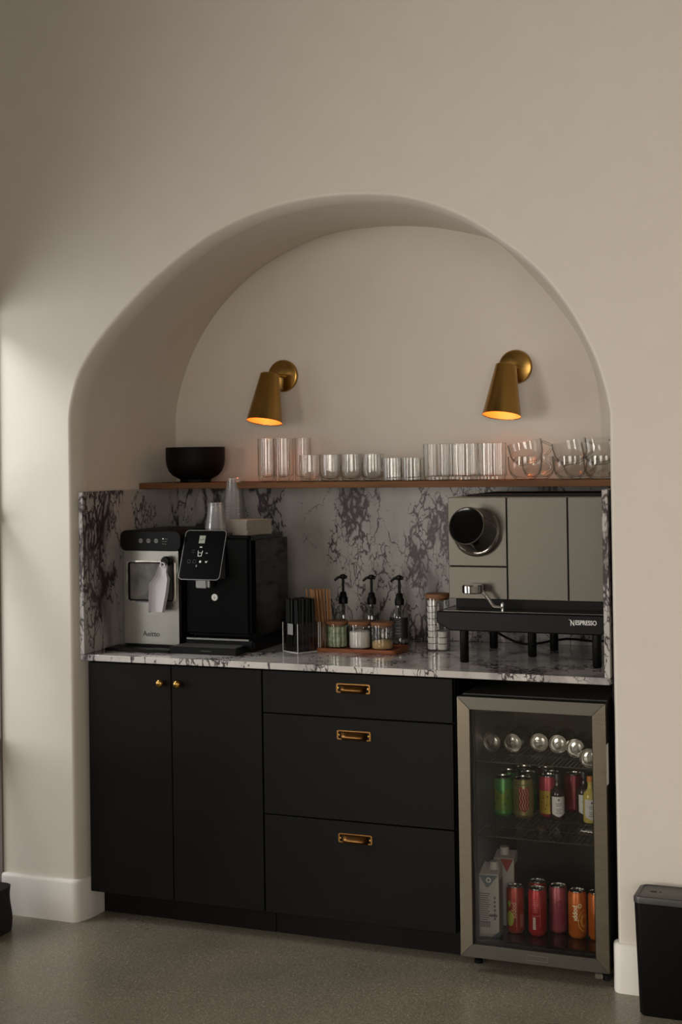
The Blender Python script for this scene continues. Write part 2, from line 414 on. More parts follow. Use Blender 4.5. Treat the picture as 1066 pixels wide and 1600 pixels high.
# left wall with a tall window right beside the pier
bm = B()
WY0, WY1, WZ1, VY0, VY1 = -.010, -1.75, 2.14, -2.7, -5.9
box(bm, XL-.14, XL, WY0, .0, 0, H); box(bm, XL-.14, XL, VY0, WY1, 0, H); box(bm, XL-.14, XL, WY1, WY0, WZ1, H)
box(bm, XL-.14, XL, YF, VY1, 0, H); box(bm, XL-.14, XL, VY1, VY0, 2.2, H); box(bm, XL-.14, XL, VY1, VY0, 0, .35)
struct('wall_left', bm, M['room'])
bm = B()
for z in (1.39, .585): box(bm, XL-.13, XL-.005, WY1, WY0, z-.028, z+.028)
for y in (WY0-.006, -.95, WY1+.02): box(bm, XL-.10, XL-.06, y-.006, y+.006, .0, WZ1)
box(bm, XL-.10, XL-.02, WY1, WY0, WZ1-.04, WZ1); box(bm, XL-.10, XL-.02, WY1, WY0, 0, .05)
w1 = struct('window_1', bm, M['carcass'])
bm = B(); box(bm, XL-.064, XL-.058, WY1, WY0, .05, WZ1-.04); obj('pane', bm, M['acryl'], w1)
bm = B(); box(bm, XR, XR+.1, YF, 0, 0, H); struct('wall_right', bm, M['room'])
# wall behind the camera with the shop window
bm = B(); X0, X1, Z0, Z1 = 1.9, 5.0, .35, 2.95
box(bm, XL, X0, YF-.12, YF, 0, H); box(bm, X1, XR, YF-.12, YF, 0, H); box(bm, X0, X1, YF-.12, YF, 0, Z0); box(bm, X0, X1, YF-.12, YF, Z1, H)
struct('wall_front', bm, M['room'])
bm = B()
for x in (X0+.03, (X0*2+X1)/3, (X0+X1*2)/3, X1-.03): box(bm, x-.03, x+.03, YF-.09, YF-.03, Z0, Z1)
box(bm, X0, X1, YF-.09, YF-.03, Z0, Z0+.06); box(bm, X0, X1, YF-.09, YF-.03, Z1-.06, Z1)
struct('window_2', bm, M['carcass'])
bm = B()
for k in range(4): y = VY0-.02+(VY1-VY0+.04)*k/3; box(bm, XL-.10, XL-.04, y-.02, y+.02, .35, 2.2)
box(bm, XL-.10, XL-.04, VY1, VY0, .35, .40); box(bm, XL-.10, XL-.04, VY1, VY0, 2.15, 2.2)
struct('window_3', bm, M['carcass'])
# baseboards: profile swept along a plan path
def sweep(bm, path, h=.143, t=.015):
    prof_ = [(0, 0), (t, 0), (t, h-.012), (t*.8, h-.004), (t*.4, h), (0, h)]
    rows = []
    for i, p in enumerate(path):
        a = Vector(path[max(i-1, 0)]); b = Vector(path[min(i+1, len(path)-1)]); d = (b-a).normalized(); n_ = Vector((d.y, -d.x))
        rows.append([bm.verts.new((p[0]+n_.x*u, p[1]+n_.y*u, z)) for u, z in prof_])
    for a, b in zip(rows, rows[1:]):
        for k in range(len(prof_)): kk = (k+1) % len(prof_); bm.faces.new((a[k], a[kk], b[kk], b[k]))
    bm.faces.new(rows[0]); bm.faces.new(list(reversed(rows[-1])))
    return bm
cl = [(-.026+d, y) for d, y in prof]
bm = sweep(B(), [(XL, 0), (-.028, 0)]+cl+[(0, .14)]); struct('baseboard_left', bm, M['trim'], smooth=50)
cr = [(1.855-.78*d, y) for d, y in reversed(prof[:6])]
bm = sweep(B(), cr+[(1.860, 0), (XR, 0)]); struct('baseboard_right', bm, M['trim'], smooth=50)

# ------------------------------------------------------------------ marble and shelf
SW = .017
CT = thing('countertop', 'veined white marble countertop across the niche over the black cabinets', 'countertop', (.915, .37, .893))
o = obj('slab', box(B(), -.915, .916, -.350, .352, 0, .021, .0015, 1), M['marble'], CT)
def slab(label, c, x0, x1, y0, y1):
    bm = box(B(), x0-c[0], x1-c[0], y0-c[1], y1-c[1], 0, .559, .0015, 1)
    o = obj('backsplash', bm, M['marble3'] if x1-x0 < .1 else M['marble2'], loc=c); tag(o, label, 'backsplash'); return o
Zc = .914
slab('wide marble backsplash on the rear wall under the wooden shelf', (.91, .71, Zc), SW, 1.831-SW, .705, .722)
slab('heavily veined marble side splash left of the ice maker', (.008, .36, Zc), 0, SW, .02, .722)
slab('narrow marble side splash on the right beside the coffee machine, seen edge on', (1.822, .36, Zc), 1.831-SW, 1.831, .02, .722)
ZS = 1.4945
bm = box(B(), -.915, .915, -.145, .144, -.0215, 0, .0012, 1)
sh = obj('wall_shelf', bm, M['shelf'], loc=(.9155, .578, ZS)); tag(sh, 'long brown wooden shelf across the niche above the marble, holding glassware', 'shelf')

# ------------------------------------------------------------------ cabinets
def knob(parent, x, z):
    bm = lathe(B(), [(0, -.030), (.008, -.0295), (.0125, -.026), (.0145, -.020), (.0125, -.014), (.007, -.010), (.0055, -.006), (.0065, 0), (0, 0)], (x, 0, z), 28, 'y')
    obj('knob', bm, M['brass'], parent, loc=(0, 0, 0))
cab = thing('base_cabinet', 'black base cabinet with two tall doors and round brass knobs', 'cabinet', (.012, .045, 0))
obj('carcass', box(B(), .003, .664, .021, .60, .095, .890), M['carcass'], cab)
obj('toe_kick', box(B(), .003, .664, .088, .103, 0, .095), M['black'], cab)
d1 = obj('door', box(B(), .004, .3275, 0, .02, .095, .885, .0012, 1), M['black'], cab); knob(d1, .296, .827)
d2 = obj('door', box(B(), .3305, .665, 0, .02, .095, .885, .0012, 1), M['black'], cab); knob(d2, .362, .827)
dr = thing('drawer_cabinet', 'black cabinet of three stacked drawers with brass cup pulls', 'cabinet', (.68, .045, 0))
obj('carcass', box(B(), .001, .655, .021, .60, .095, .890), M['carcass'], dr)
obj('toe_kick', box(B(), 0, .656, .088, .103, 0, .095), M['black'], dr)
def pull(parent, x, z):
    # cup pull: backplate, with a hooded half-round cup below its top edge
    p = obj('cup_pull', frame_bm(B(), rrect(x-.058, x+.058, z-.013, z+.017, .005), rrect(x-.053, x+.053, z-.0095, z+.0135, .003), -.003, .0), M['brass2'], parent)
    obj('cup_shadow_plate', box(B(), x-.044, x+.044, -.001, .0, z-.010, z+.010), M['carcass'], p)  # black plate put in as the shade inside the cup
    bm = B(); rows = []
    for i in range(9):
        a = rad(88-i*22); ring = []
        for k in range(9):
            t = -1+2*k/8; s = math.sqrt(max(0, 1-abs(t)**6)); xx = x+.044*t
            yy = -.003-.024*s*max(0.0, math.sin(rad(i*22.5)) if i < 8 else 0)
            zz = z+.012-.026*(i/8)
            ring.append(bm.verts.new((xx, yy, zz)))
        rows.append(ring)
    for a, b in zip(rows, rows[1:]):
        for k in range(8): bm.faces.new((a[k], a[k+1], b[k+1], b[k]))
    o = obj('cup', bm, M['brass2'], p, smooth=60); sol = o.modifiers.new('s', 'SOLIDIFY'); sol.thickness = .0015
    for s in (-1, 1): obj('screw', lathe(B(), [(0, -.0045), (.003, -.0043), (.0034, -.003), (.0034, -.0028)], (x+s*.051, 0, z+.002), 12, 'y'), M['brass'], p)
for z0, z1, hz in ((.7475, .885, .838), (.4165, .7435, .688), (.095, .4125, .359)):
    d_ = obj('drawer', box(B(), .002, .653, 0, .02, z0, z1, .0012, 1), M['black'], dr); pull(d_, .322, hz)
ep = obj('gap_shade_panel', box(B(), 0, .013, 0, .56, 0, .892, .001, 1), M['black'], loc=(1.8265, .07, 0)); tag(ep, 'thin black sheet added as shade in the gap between the drinks fridge and the right pier', 'panel')  # black sheet added to stand for the shade in this gap

# ------------------------------------------------------------------ sconces
def sconce(x, label):
    t = thing('wall_sconce', label, 'wall lamp', (x, .7225, 1.892), 0, 'brass wall sconces')
    obj('backplate', lathe(B(), [(0, -.014), (.052, -.0135), (.058, -.011), (.061, -.006), (.061, 0), (0, 0)], (0, 0, 0), 56, 'y'), M['brass'], t)
    bm = B(); tube(bm, [(0, -.012, 0), (0, -.06, 0), (-.002, -.1, .0), (-.004, -.108, .0)], .0065, 14)
    lathe(bm, [(0, 0), (.011, 0), (.011, -.01), (.008, -.016), (0, -.016)], (0, -.0, 0), 20, 'y')
    obj('arm', bm, M['brass'], t)
    # shade axis leans out into the room
    ax = Matrix.Translation((-.006, -.108, .002)) @ Matrix.Rotation(rad(2.5), 4, 'Y') @ Matrix.Rotation(rad(-12), 4, 'X')
    bm = B(); lathe(bm, [(0, 0), (.034, 0), (.036, -.002), (.0675, -.182), (.0665, -.1825), (.0655, -.180)], (0, 0, 0), 56); rot(bm, ax)
    obj('lamp_shade', bm, M['brass'], t)
    bm = B(); lathe(bm, [(0, -.004), (.033, -.004), (.0655, -.180)], (0, 0, 0), 56); rot(bm, ax)
    obj('shade_lining', bm, M['brassin'], t)
    bm = B(); lathe(bm, [(0, -.02), (.013, -.02), (.013, -.05), (.022, -.066), (.026, -.08), (.022, -.096), (.01, -.105), (0, -.106)], (0, 0, 0), 24); rot(bm, ax)
    obj('bulb', bm, M['bulb'], t)
    l = bpy.data.lights.new('lamp_glow', 'POINT'); l.energy = .22; l.color = (1, .45, .13); l.shadow_soft_size = .02
    lo = bpy.data.objects.new('lamp_glow', l); COL.objects.link(lo); lo.parent = t
    lo.location = ax @ Vector((0, 0, -.125))
    return t
sconce(.466, 'brass cone wall sconce on the left, above the tall drinking glasses')
sconce(1.372, 'brass cone wall sconce on the right, above the glass coffee cups')

# ------------------------------------------------------------------ shelf: bowl and glassware
bw = thing('bowl', 'deep matt black bowl with a narrow foot on the left end of the shelf', 'bowl', (.165, .572, ZS))
pr = [(0, .001), (.056, .001), (.058, .0), (.0575, .011), (.066, .015), (.086, .026), (.100, .042), (.1085, .062), (.1115, .086), (.1115, .130), (.110, .132), (.1085, .130), (.1075, .10), (.099, .055), (.08, .03), (.05, .019), (0, .017)]
obj('bowl_body', lathe(B(), pr, (0, 0, 0), 64), M['rubber'], bw)
def glass_bm(r, h, rb=None, foot=.012, thick=.0016, round_=.012, top=None):
    rb = rb or r; top = top or r
    return lathe(B(), [(0, 0), (rb-round_*.8, 0), (rb-round_*.25, .002), (rb, round_), (r, h*.5), (top, h), (top-thick*.5, h+.0006), (top-thick, h),
                       (r-thick, h*.5), (rb-thick, foot+.010), (rb-.008, foot+.002), (0, foot)], (0, 0, 0), 36)
def facet(n, amp): return lambda a, h: 1-amp*(1-abs(math.cos(n*a/2))) if h > .01 else 1
# tall glasses
PROT = {}
def place(kind, mk, pts, group, cat):
    for i, (x, y, lab) in enumerate(pts):
        if kind not in PROT:
            t = thing(kind, lab, cat, (x, y, ZS+.0004), 0, group); mk(t); PROT[kind] = t
        else: dup(PROT[kind], (x, y, ZS+.0004), random.uniform(0, 6), lab)
def mk_tall(t): obj('glass_body', glass_bm(.0295, .157, .029, .016, .0015, .014), M['glass'], t)
place('highball_glass', mk_tall, [(.492, .50, 'tall clear highball glass at the left end of the front row'), (.556, .50, 'second tall clear highball glass from the left in the front row'),
    (.612, .56, 'third tall clear highball glass, right before the tumblers begin'), (.458, .60, 'tall clear highball glass in the back row behind the leftmost one'),
    (.524, .605, 'tall clear highball glass in the back row behind the second one')], 'tall highball glasses under the left sconce', 'glass')
def mk_tum(t):
    b_ = lathe(B(), [(0, 0), (.022, 0), (.030, .003), (.037, .016), (.039, .04), (.036, .095), (.0354, .0956), (.0348, .095), (.0375, .04), (.034, .018), (.024, .009), (0, .007)], (0, 0, 0), 48, rfun=lambda a, h: 1-.035*abs(math.sin(4*a)) if .008 < h < .07 else 1)
    obj('glass_body', b_, M['glass'], t)
ord_ = ['leftmost', 'second', 'third', 'fourth']
place('tumbler', mk_tum, [(x, .50, f'short rounded clear tumbler, {ord_[i]} of the front row beside the tall glasses') for i, x in enumerate((.665, .746, .827, .908))] +
    [(x, .60, f'short rounded clear tumbler in the back row, {ord_[i]} from the left') for i, x in enumerate((.70, .782, .864))], 'rounded tumblers mid shelf', 'glass')
def mk_sh(t):
    obj('glass_body', lathe(B(), [(0, 0), (.034, 0), (.0355, .002), (.0355, .08), (.0349, .0806), (.0343, .08), (.0335, .012), (0, .010)], (0, 0, 0), 48, rfun=lambda a, h: 1-.02*abs(math.sin(6*a)) if h > .005 else 1), M['glass'], t)
place('rocks_glass', mk_sh, [(.978, .50, 'low straight clear rocks glass, left one before the ribbed glasses'), (1.050, .50, 'low straight clear rocks glass touching the first ribbed glass'),
    (.952, .60, 'low straight clear rocks glass in the back row, left one'), (1.030, .60, 'low straight clear rocks glass in the back row, right one')], 'low rocks glasses mid shelf', 'glass')
def mk_rib(t):
    rf = lambda a, h: 1+.018*math.sin(36*a) if h > .014 else 1
    obj('glass_body', lathe(B(), [(0, 0), (.040, 0), (.0425, .003), (.0425, .012), (.0475, .016), (.0475, .126), (.0467, .1266), (.0455, .126), (.0450, .022), (.040, .016), (0, .014)], (0, 0, 0), 180, rfun=rf), M['glass'], t)
place('ribbed_glass', mk_rib, [(1.141, .515, 'large finely ribbed clear glass, left of the three in front'), (1.243, .515, 'large finely ribbed clear glass, middle of the three in front'),
    (1.341, .515, 'large finely ribbed clear glass beside the glass coffee cups'), (1.165, .625, 'large finely ribbed clear glass in the back row, left one'), (1.270, .625, 'large finely ribbed clear glass in the back row, right one')], 'ribbed glasses on the shelf', 'glass')
# glass cups
CR = [(0, 0), (.027, 0), (.034, .003), (.049, .018), (.056, .036), (.0575, .055), (.0585, .078), (.0577, .0786), (.0569, .078), (.0560, .055), (.0542, .037), (.046, .020), (.030, .008), (0, .006)]
def mk_cup(t):
    obj('cup_body', lathe(B(), CR, (0, 0, 0), 56, rfun=lambda a, h: 1-.006*abs(math.sin(10*a)) if h > .02 else 1), M['glass'], t)
    pts = [(.0565+.030*math.sin(PI*k/14)*1.0, 0, .068-.050*k/14) for k in range(15)]
    obj('handle', tube(B(), pts, .0046, 12), M['glassedge'], t)
cup0 = thing('glass_cup', 'clear glass coffee cup at the bottom of the left stack', 'cup', (1.458, .50, ZS+.0004), rad(12), 'clear glass coffee cups stacked on the shelf'); mk_cup(cup0)
def cup(x, y, z, rz, lab, tilt=0):
    c = dup(cup0, (x, y, z), (0, tilt, rz), lab)
cup(1.612, .50, ZS+.0004, rad(32), 'clear glass coffee cup at the bottom of the middle stack')
cup(1.722, .472, ZS+.0004, rad(-50), 'clear glass coffee cup at the bottom of the stack against the right wall')
for x, w, dy in ((1.472, 'left', 0), (1.622, 'middle', .002), (1.724, 'right hand', -.026)):
    cup(x, .50+dy, ZS+.052, rad(12) if x < 1.5 else (rad(30) if x < 1.7 else rad(-40)), f'tilted clear glass coffee cup on top of the {w} stack', rad(-11))
cup(1.475, .622, ZS+.0004, rad(15), 'clear glass coffee cup behind the left stack')
cup(1.62, .622, ZS+.0004, rad(10), 'clear glass coffee cup behind the middle stack')

# ------------------------------------------------------------------ ice maker
T = thing('ice_maker', 'stainless countertop ice maker with black lid beside the left marble splash', 'ice maker', (.19, .20, Zc))
x0, x1 = -.120, .100
obj('base_tray', box(B(), -.158, .100, -.075, .02, .0, .010, .003), M['plastic'], T)
bm = B()
frame_bm(bm, [(x0, .016), (x1, .016), (x1, .348), (x0, .348)], [(-.100, .172), (.080, .172), (.080, .306), (-.100, .306)], 0, .012)
box(bm, x0, x0+.004, .012, .30, .016, .348); box(bm, x1-.004, x1, .012, .30, .016, .348); box(bm, x0, x1, .296, .30, .016, .348)
obj('steel_body', bm, M['steeli'], T, bev=.002)
obj('foot_plate', box(B(), x0+.004, x1-.004, .004, .295, .0, .016, .002), M['plastic'], T)
bm = B(); prism(bm, rrect(x0-.012, x1+.011, .346, .418, .022), -.004, .305); obj('lid', bm, M['plastic'], T, bev=.003)
fr = obj('window_frame', frame_bm(B(), rrect(-.106, .086, .165, .312, .012), rrect(-.101, .081, .170, .307, .010), -.0045, .002), M['chrome'], T)
obj('window_seal', frame_bm(B(), rrect(-.1015, .0815, .1695, .3075, .010), rrect(-.0965, .0765, .1745, .3025, .007), -.0035, .003), M['carcass'], fr)
icem = noisy('ice_behind_plastic', (.07, .067, .06), (.17, .16, .14), 22, .25, detail=8, lo=.38, hi=.68)
obj('window_pane', box(B(), -.101, .081, .003, .008, .170, .307), icem, T)
for i, x in enumerate((-.047, -.016, .015)):
    b_ = obj('button', lathe(B(), [(0, -.0062), (.0075, -.006), (.0085, -.004), (.0085, 0)], (x, 0, .382), 24, 'y'), M['grey'], T)
    obj('button_symbol', box(B(), x-.003, x+.003, -.0068, -.0062, .3805, .3835), M['dkgrey'], b_)
obj('indicator_light', box(B(), .041, .044, -.0052, -.004, .388, .391), M['led'], T)
bm = B()
for i in range(3): box(bm, .048, .060-.003*i, -.0048, -.004, .388-i*.009, .3895-i*.009)
for i in range(2): box(bm, .039, .045, -.0048, -.004, .371+i*.008, .3725+i*.008)
obj('lid_print', bm, M['grey'], T)
bm = lathe(B(), [(0, -.030), (.015, -.029), (.0175, -.024), (.0175, -.012), (.012, -.006), (.012, 0)], (.061, 0, .312), 30, 'y'); obj('scoop_hook', bm, M['plastic'], T)
obj('water_outlet_recess', box(B(), .058, .080, -.0015, .004, .150, .300, .002), M['dkgrey'], T)
text('logo', 'Aeitto', .026, M['dkgrey'], T, (-.045, -.0006, .046), bold=.0002)
SC = thing('ice_scoop', 'frosted white plastic ice scoop hanging from the hook of the ice maker', 'scoop', (.243, .168, 1.228))
bm = B()
pl = [(-.006, -.008), (.010, -.004), (.020, -.014), (.017, -.038), (.028, -.062), (.022, -.105), (.006, -.178), (-.048, -.180), (-.046, -.120), (-.043, -.078), (-.020, -.050), (-.014, -.020)]
prism(bm, pl, .003, .0045)
n = len(pl)
for i in range(n):
    a, b = pl[i], pl[(i+1) % n]
    if i in (6,): continue
    q = [(a[0], -.016 if a[1] < -.045 else -.004), (b[0], -.016 if b[1] < -.045 else -.004)]
    v = [bm.verts.new((a[0], .004, a[1])), bm.verts.new((b[0], .004, b[1])), bm.verts.new((b[0], q[1][1], b[1])), bm.verts.new((a[0], q[0][1], a[1]))]
    bm.faces.new(v)
obj('scoop_body', bm, M['milky'], SC, smooth=False)
obj('hanging_eye', lathe(B(), [(.0105, -.002), (.0105, .002), (.006, .002), (.006, -.002)], (.002, -.001, -.014), 20, 'y', closed=True), M['milky'], SC)

# ------------------------------------------------------------------ water dispenser
T = thing('water_dispenser', 'glossy black countertop water dispenser with slanted touch panel between ice maker and straws', 'water dispenser', (.43, .22, Zc))
obj('housing', box(B(), -.126, .135, .012, .315, .036, .400, .018, 4), M['gloss'], T)
obj('base', box(B(), -.128, .137, .0, .312, 0, .040, .006), M['plastic'], T)
obj('front_panel', box(B(), -.122, .128, -.004, .020, .055, .398, .010, 3), M['panel'], T)
obj('silver_strip', box(B(), -.120, .122, -.0065, -.002, .039, .045, .001), M['silver'], T)
dt = obj('drip_tray', box(B(), -.140, .116, -.092, .004, .001, .024, .003), M['plastic'], T)
bm = B()
for k in range(9): box(bm, -.128, .104, -.082+k*.0095, -.0785+k*.0095, .0238, .0252)
obj('drip_grate', bm, M['dkgrey'], dt)
obj('drip_tray_mark', box(B(), -.02, .02, -.0928, -.0915, .011, .0135), M['dkgrey'], dt)
# control head, wedge plus tilted glass panel
bm = B(); prism(bm, [(-.053, .253), (.008, .413), (.060, .410), (.03, .252)], -.118, .034, 'x'); obj('head', bm, M['dkgrey'], T, bev=.004)
th = math.atan2(.065, .168); Ht = math.hypot(.065, .168)
PM = Matrix.Translation((-.122, -.056, .250)) @ Matrix.Rotation(-th, 4, 'X')
bm = B(); frame_bm(bm, rrect(0, .161, 0, Ht, .016), rrect(.0022, .1588, .0022, Ht-.0022, .014), -.004, .003); rot(bm, PM)
cp_ = obj('control_panel', prism(B(), rrect(.002, .159, .002, Ht-.002, .014), -.003, .004), M['panel'], T); cp_.matrix_basis = PM
obj('panel_rim', bm, M['silver'], T)
def on_panel(name, bm, m):
    o = obj(name, bm, m, cp_); return o
bm = B(); prism(bm, [(.058, .132), (.081, .132), (.0815, .160), (.0585, .160)], -.0036, -.003)
lc = on_panel('display', bm, M['lcd'])
bm = B(); prism(bm, [(.059, .147), (.067, .144), (.074, .148), (.0805, .145), (.0805, .1435), (.074, .1462), (.067, .1422), (.059, .1452)], -.0040, -.0035); obj('display_wave', bm, M['dkgrey'], lc)
bm = B(); prism(bm, [(.060, .105), (.0625, .105), (.0645, .087), (.0745, .087), (.077, .105), (.0795, .105), (.0765, .0845), (.0625, .0845)], -.0036, -.003)
box(bm, .0625, .0775, -.0036, -.003, .0965, .0985); on_panel('cup_icon', bm, M['white'])
on_panel('top_icon', box(B(), .065, .0745, -.0036, -.003, .116, .120), M['white']); on_panel('dash_icon', box(B(), .092, .099, -.0036, -.003, .0955, .0975), M['white'])
bm = B(); lathe(bm, [(0, -.0036), (.0042, -.0036), (.0042, -.003)], (.0755, 0, .0655), 20, 'y'); on_panel('round_icon', bm, M['white']); bm = B()
prism(bm, [(.096, .062), (.101, .062), (.104, .069), (.100, .0665), (.094, .068)], -.0036, -.003); on_panel('arrow_icon', bm, M['white'])
bm = B(); prism(bm, [(.0600, .048), (.063, .0455), (.066, .048), (.0655, .051), (.063, .056), (.0605, .051)], -.0036, -.003); on_panel('drop_icon', bm, M['grey'])
dim = mat('dim_print', (.05, .05, .05), .5)
for (x, z) in ((.032, .066), (.053, .066)): on_panel('dim_icon', frame_bm(B(), rrect(x-.006, x+.006, z-.006, z+.006, .002, 2), rrect(x-.005, x+.005, z-.005, z+.005, .0015, 2), -.0036, -.003), dim)
for z in (.098, .106): on_panel('dim_dash', box(B(), .036, .048, -.0036, -.003, z, z+.0012), dim)
bm = box(B(), -.060, -.018, -.047, -.010, .222, .256, .003); box(bm, -.016, -.006, -.045, -.012, .224, .256, .002); obj('spout', bm, M['silver'], T)
bd = obj('badge', lathe(B(), [(0, -.0065), (.0115, -.0062), (.0122, -.004)], (-.008, 0, .187), 30, 'y'), mat('badge_silver', (.62, .60, .56), .4, .3), T)
bm = B(); box(bm, -.012, -.004, -.0070, -.0064, .1855, .187); box(bm, -.0085, -.0075, -.0070, -.0064, .180, .193); obj('badge_mark', bm, M['dkgrey'], bd)
ZD = Zc+.4002
# plastic cups on the dispenser
def mk_pc(t):
    obj('cup_wall', lathe(B(), [(0, .092), (.025, .092), (.0268, .0905), (.0300, .060), (.0305, .059), (.0385, .006), (.0400, .004), (.0408, .0015), (.0400, 0), (.0392, .001)], (0, 0, 0), 36), M['pet'], t)
pc = thing('plastic_cup', 'upturned clear plastic cups nested in the low stack on the water dispenser', 'cup', (.388, .30, ZD), 0, 'low stack of clear plastic cups'); mk_pc(pc)
for k in range(1, 3): dup(pc, (.388, .30, ZD+k*.0105), None, ['', 'upturned clear plastic cup in the middle of the low stack behind the touch panel', 'upturned clear plastic cup on top of the low stack behind the touch panel'][k])
pc['label'] = 'upturned clear plastic cup at the bottom of the low stack behind the touch panel'
for k in range(11): dup(pc, (.385, .452, ZD+k*.0105), None, 'upturned clear plastic cups nested in the tall stack behind the napkins', 'tall stack of clear plastic cups')
# napkins
nap = noisy('kraft_napkin', (.52, .44, .36), (.60, .52, .43), 60, .9, bump=.2)
def mk_nap(t):
    bm = B()
    for k in range(3): box(bm, -.0575, .0575, -.0575+.0012*k, .0575, k*.0017, k*.0017+.0008, .0002, 1)
    obj('folds', bm, nap, t)
np_ = thing('napkin', 'folded brown paper napkin in the stack on top of the water dispenser', 'napkin', (.489, .357, ZD), rad(-25), 'brown napkins stacked on the water dispenser'); mk_nap(np_)
nl = ['bottommost', 'second from the bottom', 'third from the bottom', 'fourth from the bottom', 'fifth from the bottom', 'fifth from the top', 'fourth from the top', 'third from the top', 'second from the top', 'topmost']
for k in range(1, 10): dup(np_, (.489+random.uniform(-.002, .002), .357+random.uniform(-.002, .002), ZD+k*.0053), rad(-25+random.uniform(-1.5, 1.5)), f'folded brown paper napkin, {nl[k]} of the stack on the water dispenser')
np_['label'] = f'folded brown paper napkin, {nl[0]} of the stack on the water dispenser'

# ------------------------------------------------------------------ straws and stir sticks
def holder(loc, rz, w, d, h, label):
    t = thing('acrylic_holder', label, 'holder', loc, rz); k = .0025
    bm = B()
    box(bm, 0, w, 0, k, 0, h); box(bm, 0, w, d-k, d, 0, h); box(bm, 0, k, k, d-k, 0, h); box(bm, w-k, w, k, d-k, 0, h); box(bm, k, w-k, k, d-k, 0, k)
    obj('walls', bm, M['acryl'], t, smooth=False)
    bm = B()
    for a, b in ((0, 0), (w, 0), (0, d), (w, d)): tube(bm, [(a, b, 0), (a, b, h)], .0011, 6)
    for p in [((0, 0), (w, 0)), ((w, 0), (w, d)), ((0, 0), (0, d)), ((0, d), (w, d))]: tube(bm, [(*p[0], .001), (*p[1], .001)], .0011, 6)
    obj('polished_edges', bm, mat('polished_edge', (.75, .74, .71), .2), t)
    return t
hp = holder((.645, .292, Zc), rad(-31), .088, .088, .100, 'square clear acrylic holder of black straws right of the water dispenser')
obj('label_sticker', box(B(), .030, .062, -.0012, -.0004, .060, .098, .002), M['grey'], hp)
blk = mat('black_straw_paper', (.004, .004, .004), .5, spec=.2)
c31, s31 = math.cos(rad(-31)), math.sin(rad(-31))
sp_ = None; cnt = 0
for i in range(6):
    for j in range(5):
        lx, ly = .010+i*.0135, .012+j*.0155; X, Y_ = .645+lx*c31-ly*s31, .292+lx*s31+ly*c31
        if sp_ is None:
            sp_ = thing('drinking_straw', 'black wrapped drinking straw standing in the acrylic holder', 'straw', (X, Y_, Zc+.003), 0, 'black straws in the acrylic holder')
            obj('straw_tube', tube(B(), [(0, 0, 0), (.0006, 0, .09), (.001, 0, .178)], .0056, 8), blk, sp_)
        else:
            o = dup(sp_, (X, Y_, Zc+.003), (random.uniform(-.02, .04), random.uniform(-.02, .06), random.uniform(0, 6)))
hb = holder((.700, .372, Zc), rad(-31), .080, .075, .100, 'second acrylic holder, with wooden stir sticks, behind the black straws')
st_ = None
for i in range(7):
    for j in range(4):
        lx, ly = .008+i*.0105, .012+j*.016; X, Y_ = .700+lx*c31-ly*s31, .372+lx*s31+ly*c31
        if st_ is None:
            st_ = thing('stir_stick', 'flat wooden stir stick standing behind the black straws', 'stir stick', (X, Y_, Zc+.003), rad(-31), 'wooden stir sticks in the rear holder')
            obj('stick', box(B(), -.003, .003, -.0008, .0008, 0, .205, .0006, 1), M['stick'], st_)
        else: dup(st_, (X, Y_, Zc+.003), (rad(random.uniform(0, 3)), rad(-6+4*j*.3+random.uniform(-1.5, 1.5)), rad(-31+random.uniform(-12, 12))))
cb = obj('power_cord', tube(B(), [(.615, .68, 1.07), (.625, .67, 1.055), (.638, .655, 1.03), (.650, .64, .99), (.655, .635, .95), (.655, .64, .921), (.63, .66, .918), (.60, .68, .918)], .0028, 8), mat('white_cable', (.42, .41, .40), .4))
tag(cb, 'thin white power cord curving down beside the wooden stir sticks', 'cord')

# ------------------------------------------------------------------ tray, jars, pumps
TR = thing('serving_tray', 'reddish wooden tray holding three lidded glass jars', 'tray', (.905, .385, Zc))
bm = B(); prism(bm, rrect(-.143, .143, -.075, .075, .018), 0, .006, 'z'); frame_bm(bm, rrect(-.146, .146, -.078, .078, .02), rrect(-.138, .138, -.070, .070, .015), .0, .013, 'z')
obj('tray_body', bm, M['redwood'], TR, bev=.0015)
def jar(x, y, z, r, h, lidh, label, name='glass_jar'):
    t = thing(name, label, 'jar', (x, y, z), 0, None)
    obj('jar_glass', lathe(B(), [(0, 0), (r-.005, 0), (r-.001, .002), (r, .006), (r, h), (r-.002, h), (r-.002, .006), (r-.006, .004), (0, .004)], (0, 0, 0), 44), M['jarglass'], t)
    obj('wooden_lid', lathe(B(), [(0, h-.006), (r-.004, h-.006), (r-.004, h+.0005), (r+.001, h+.0005), (r+.002, h+.003), (r+.002, h+lidh-.002), (r, h+lidh), (0, h+lidh)], (0, 0, 0), 44), M['acacia'], t)
    obj('glass_rim', lathe(B(), [(r+.0005, h-.002), (r+.0005, h), (r-.003, h), (r-.003, h-.002)], (0, 0, 0), 44, closed=True), M['jarglass'], t)
    return t
ZT = Zc+.0064
J1 = jar(.810, .385, ZT, .0385, .083, .011, 'glass jar with wooden lid holding green sachets, left on the wooden tray')
J2 = jar(.894, .385, ZT, .0385, .083, .011, 'glass jar with wooden lid holding white sugar, middle of the wooden tray')
J3 = jar(.978, .385, ZT, .0385, .083, .011, 'glass jar with wooden lid holding a little brown sugar, right on the wooden tray')
gs = noisy('green_speckled_sachet', (.13, .20, .10), (.42, .47, .30), 90, .6, detail=6)
g0 = thing('sweetener_sachet', 'pale green speckled sachet standing in the left jar', 'sachet', (.810-.0, .385-.026, ZT+.0045), 0, 'green sachets in the left jar')
obj('sachet_roll', lathe(B(), [(0, 0), (.0075, 0), (.0078, .002), (.0078, .068), (.006, .0705), (0, .071)], (0, 0, 0), 16), gs, g0)
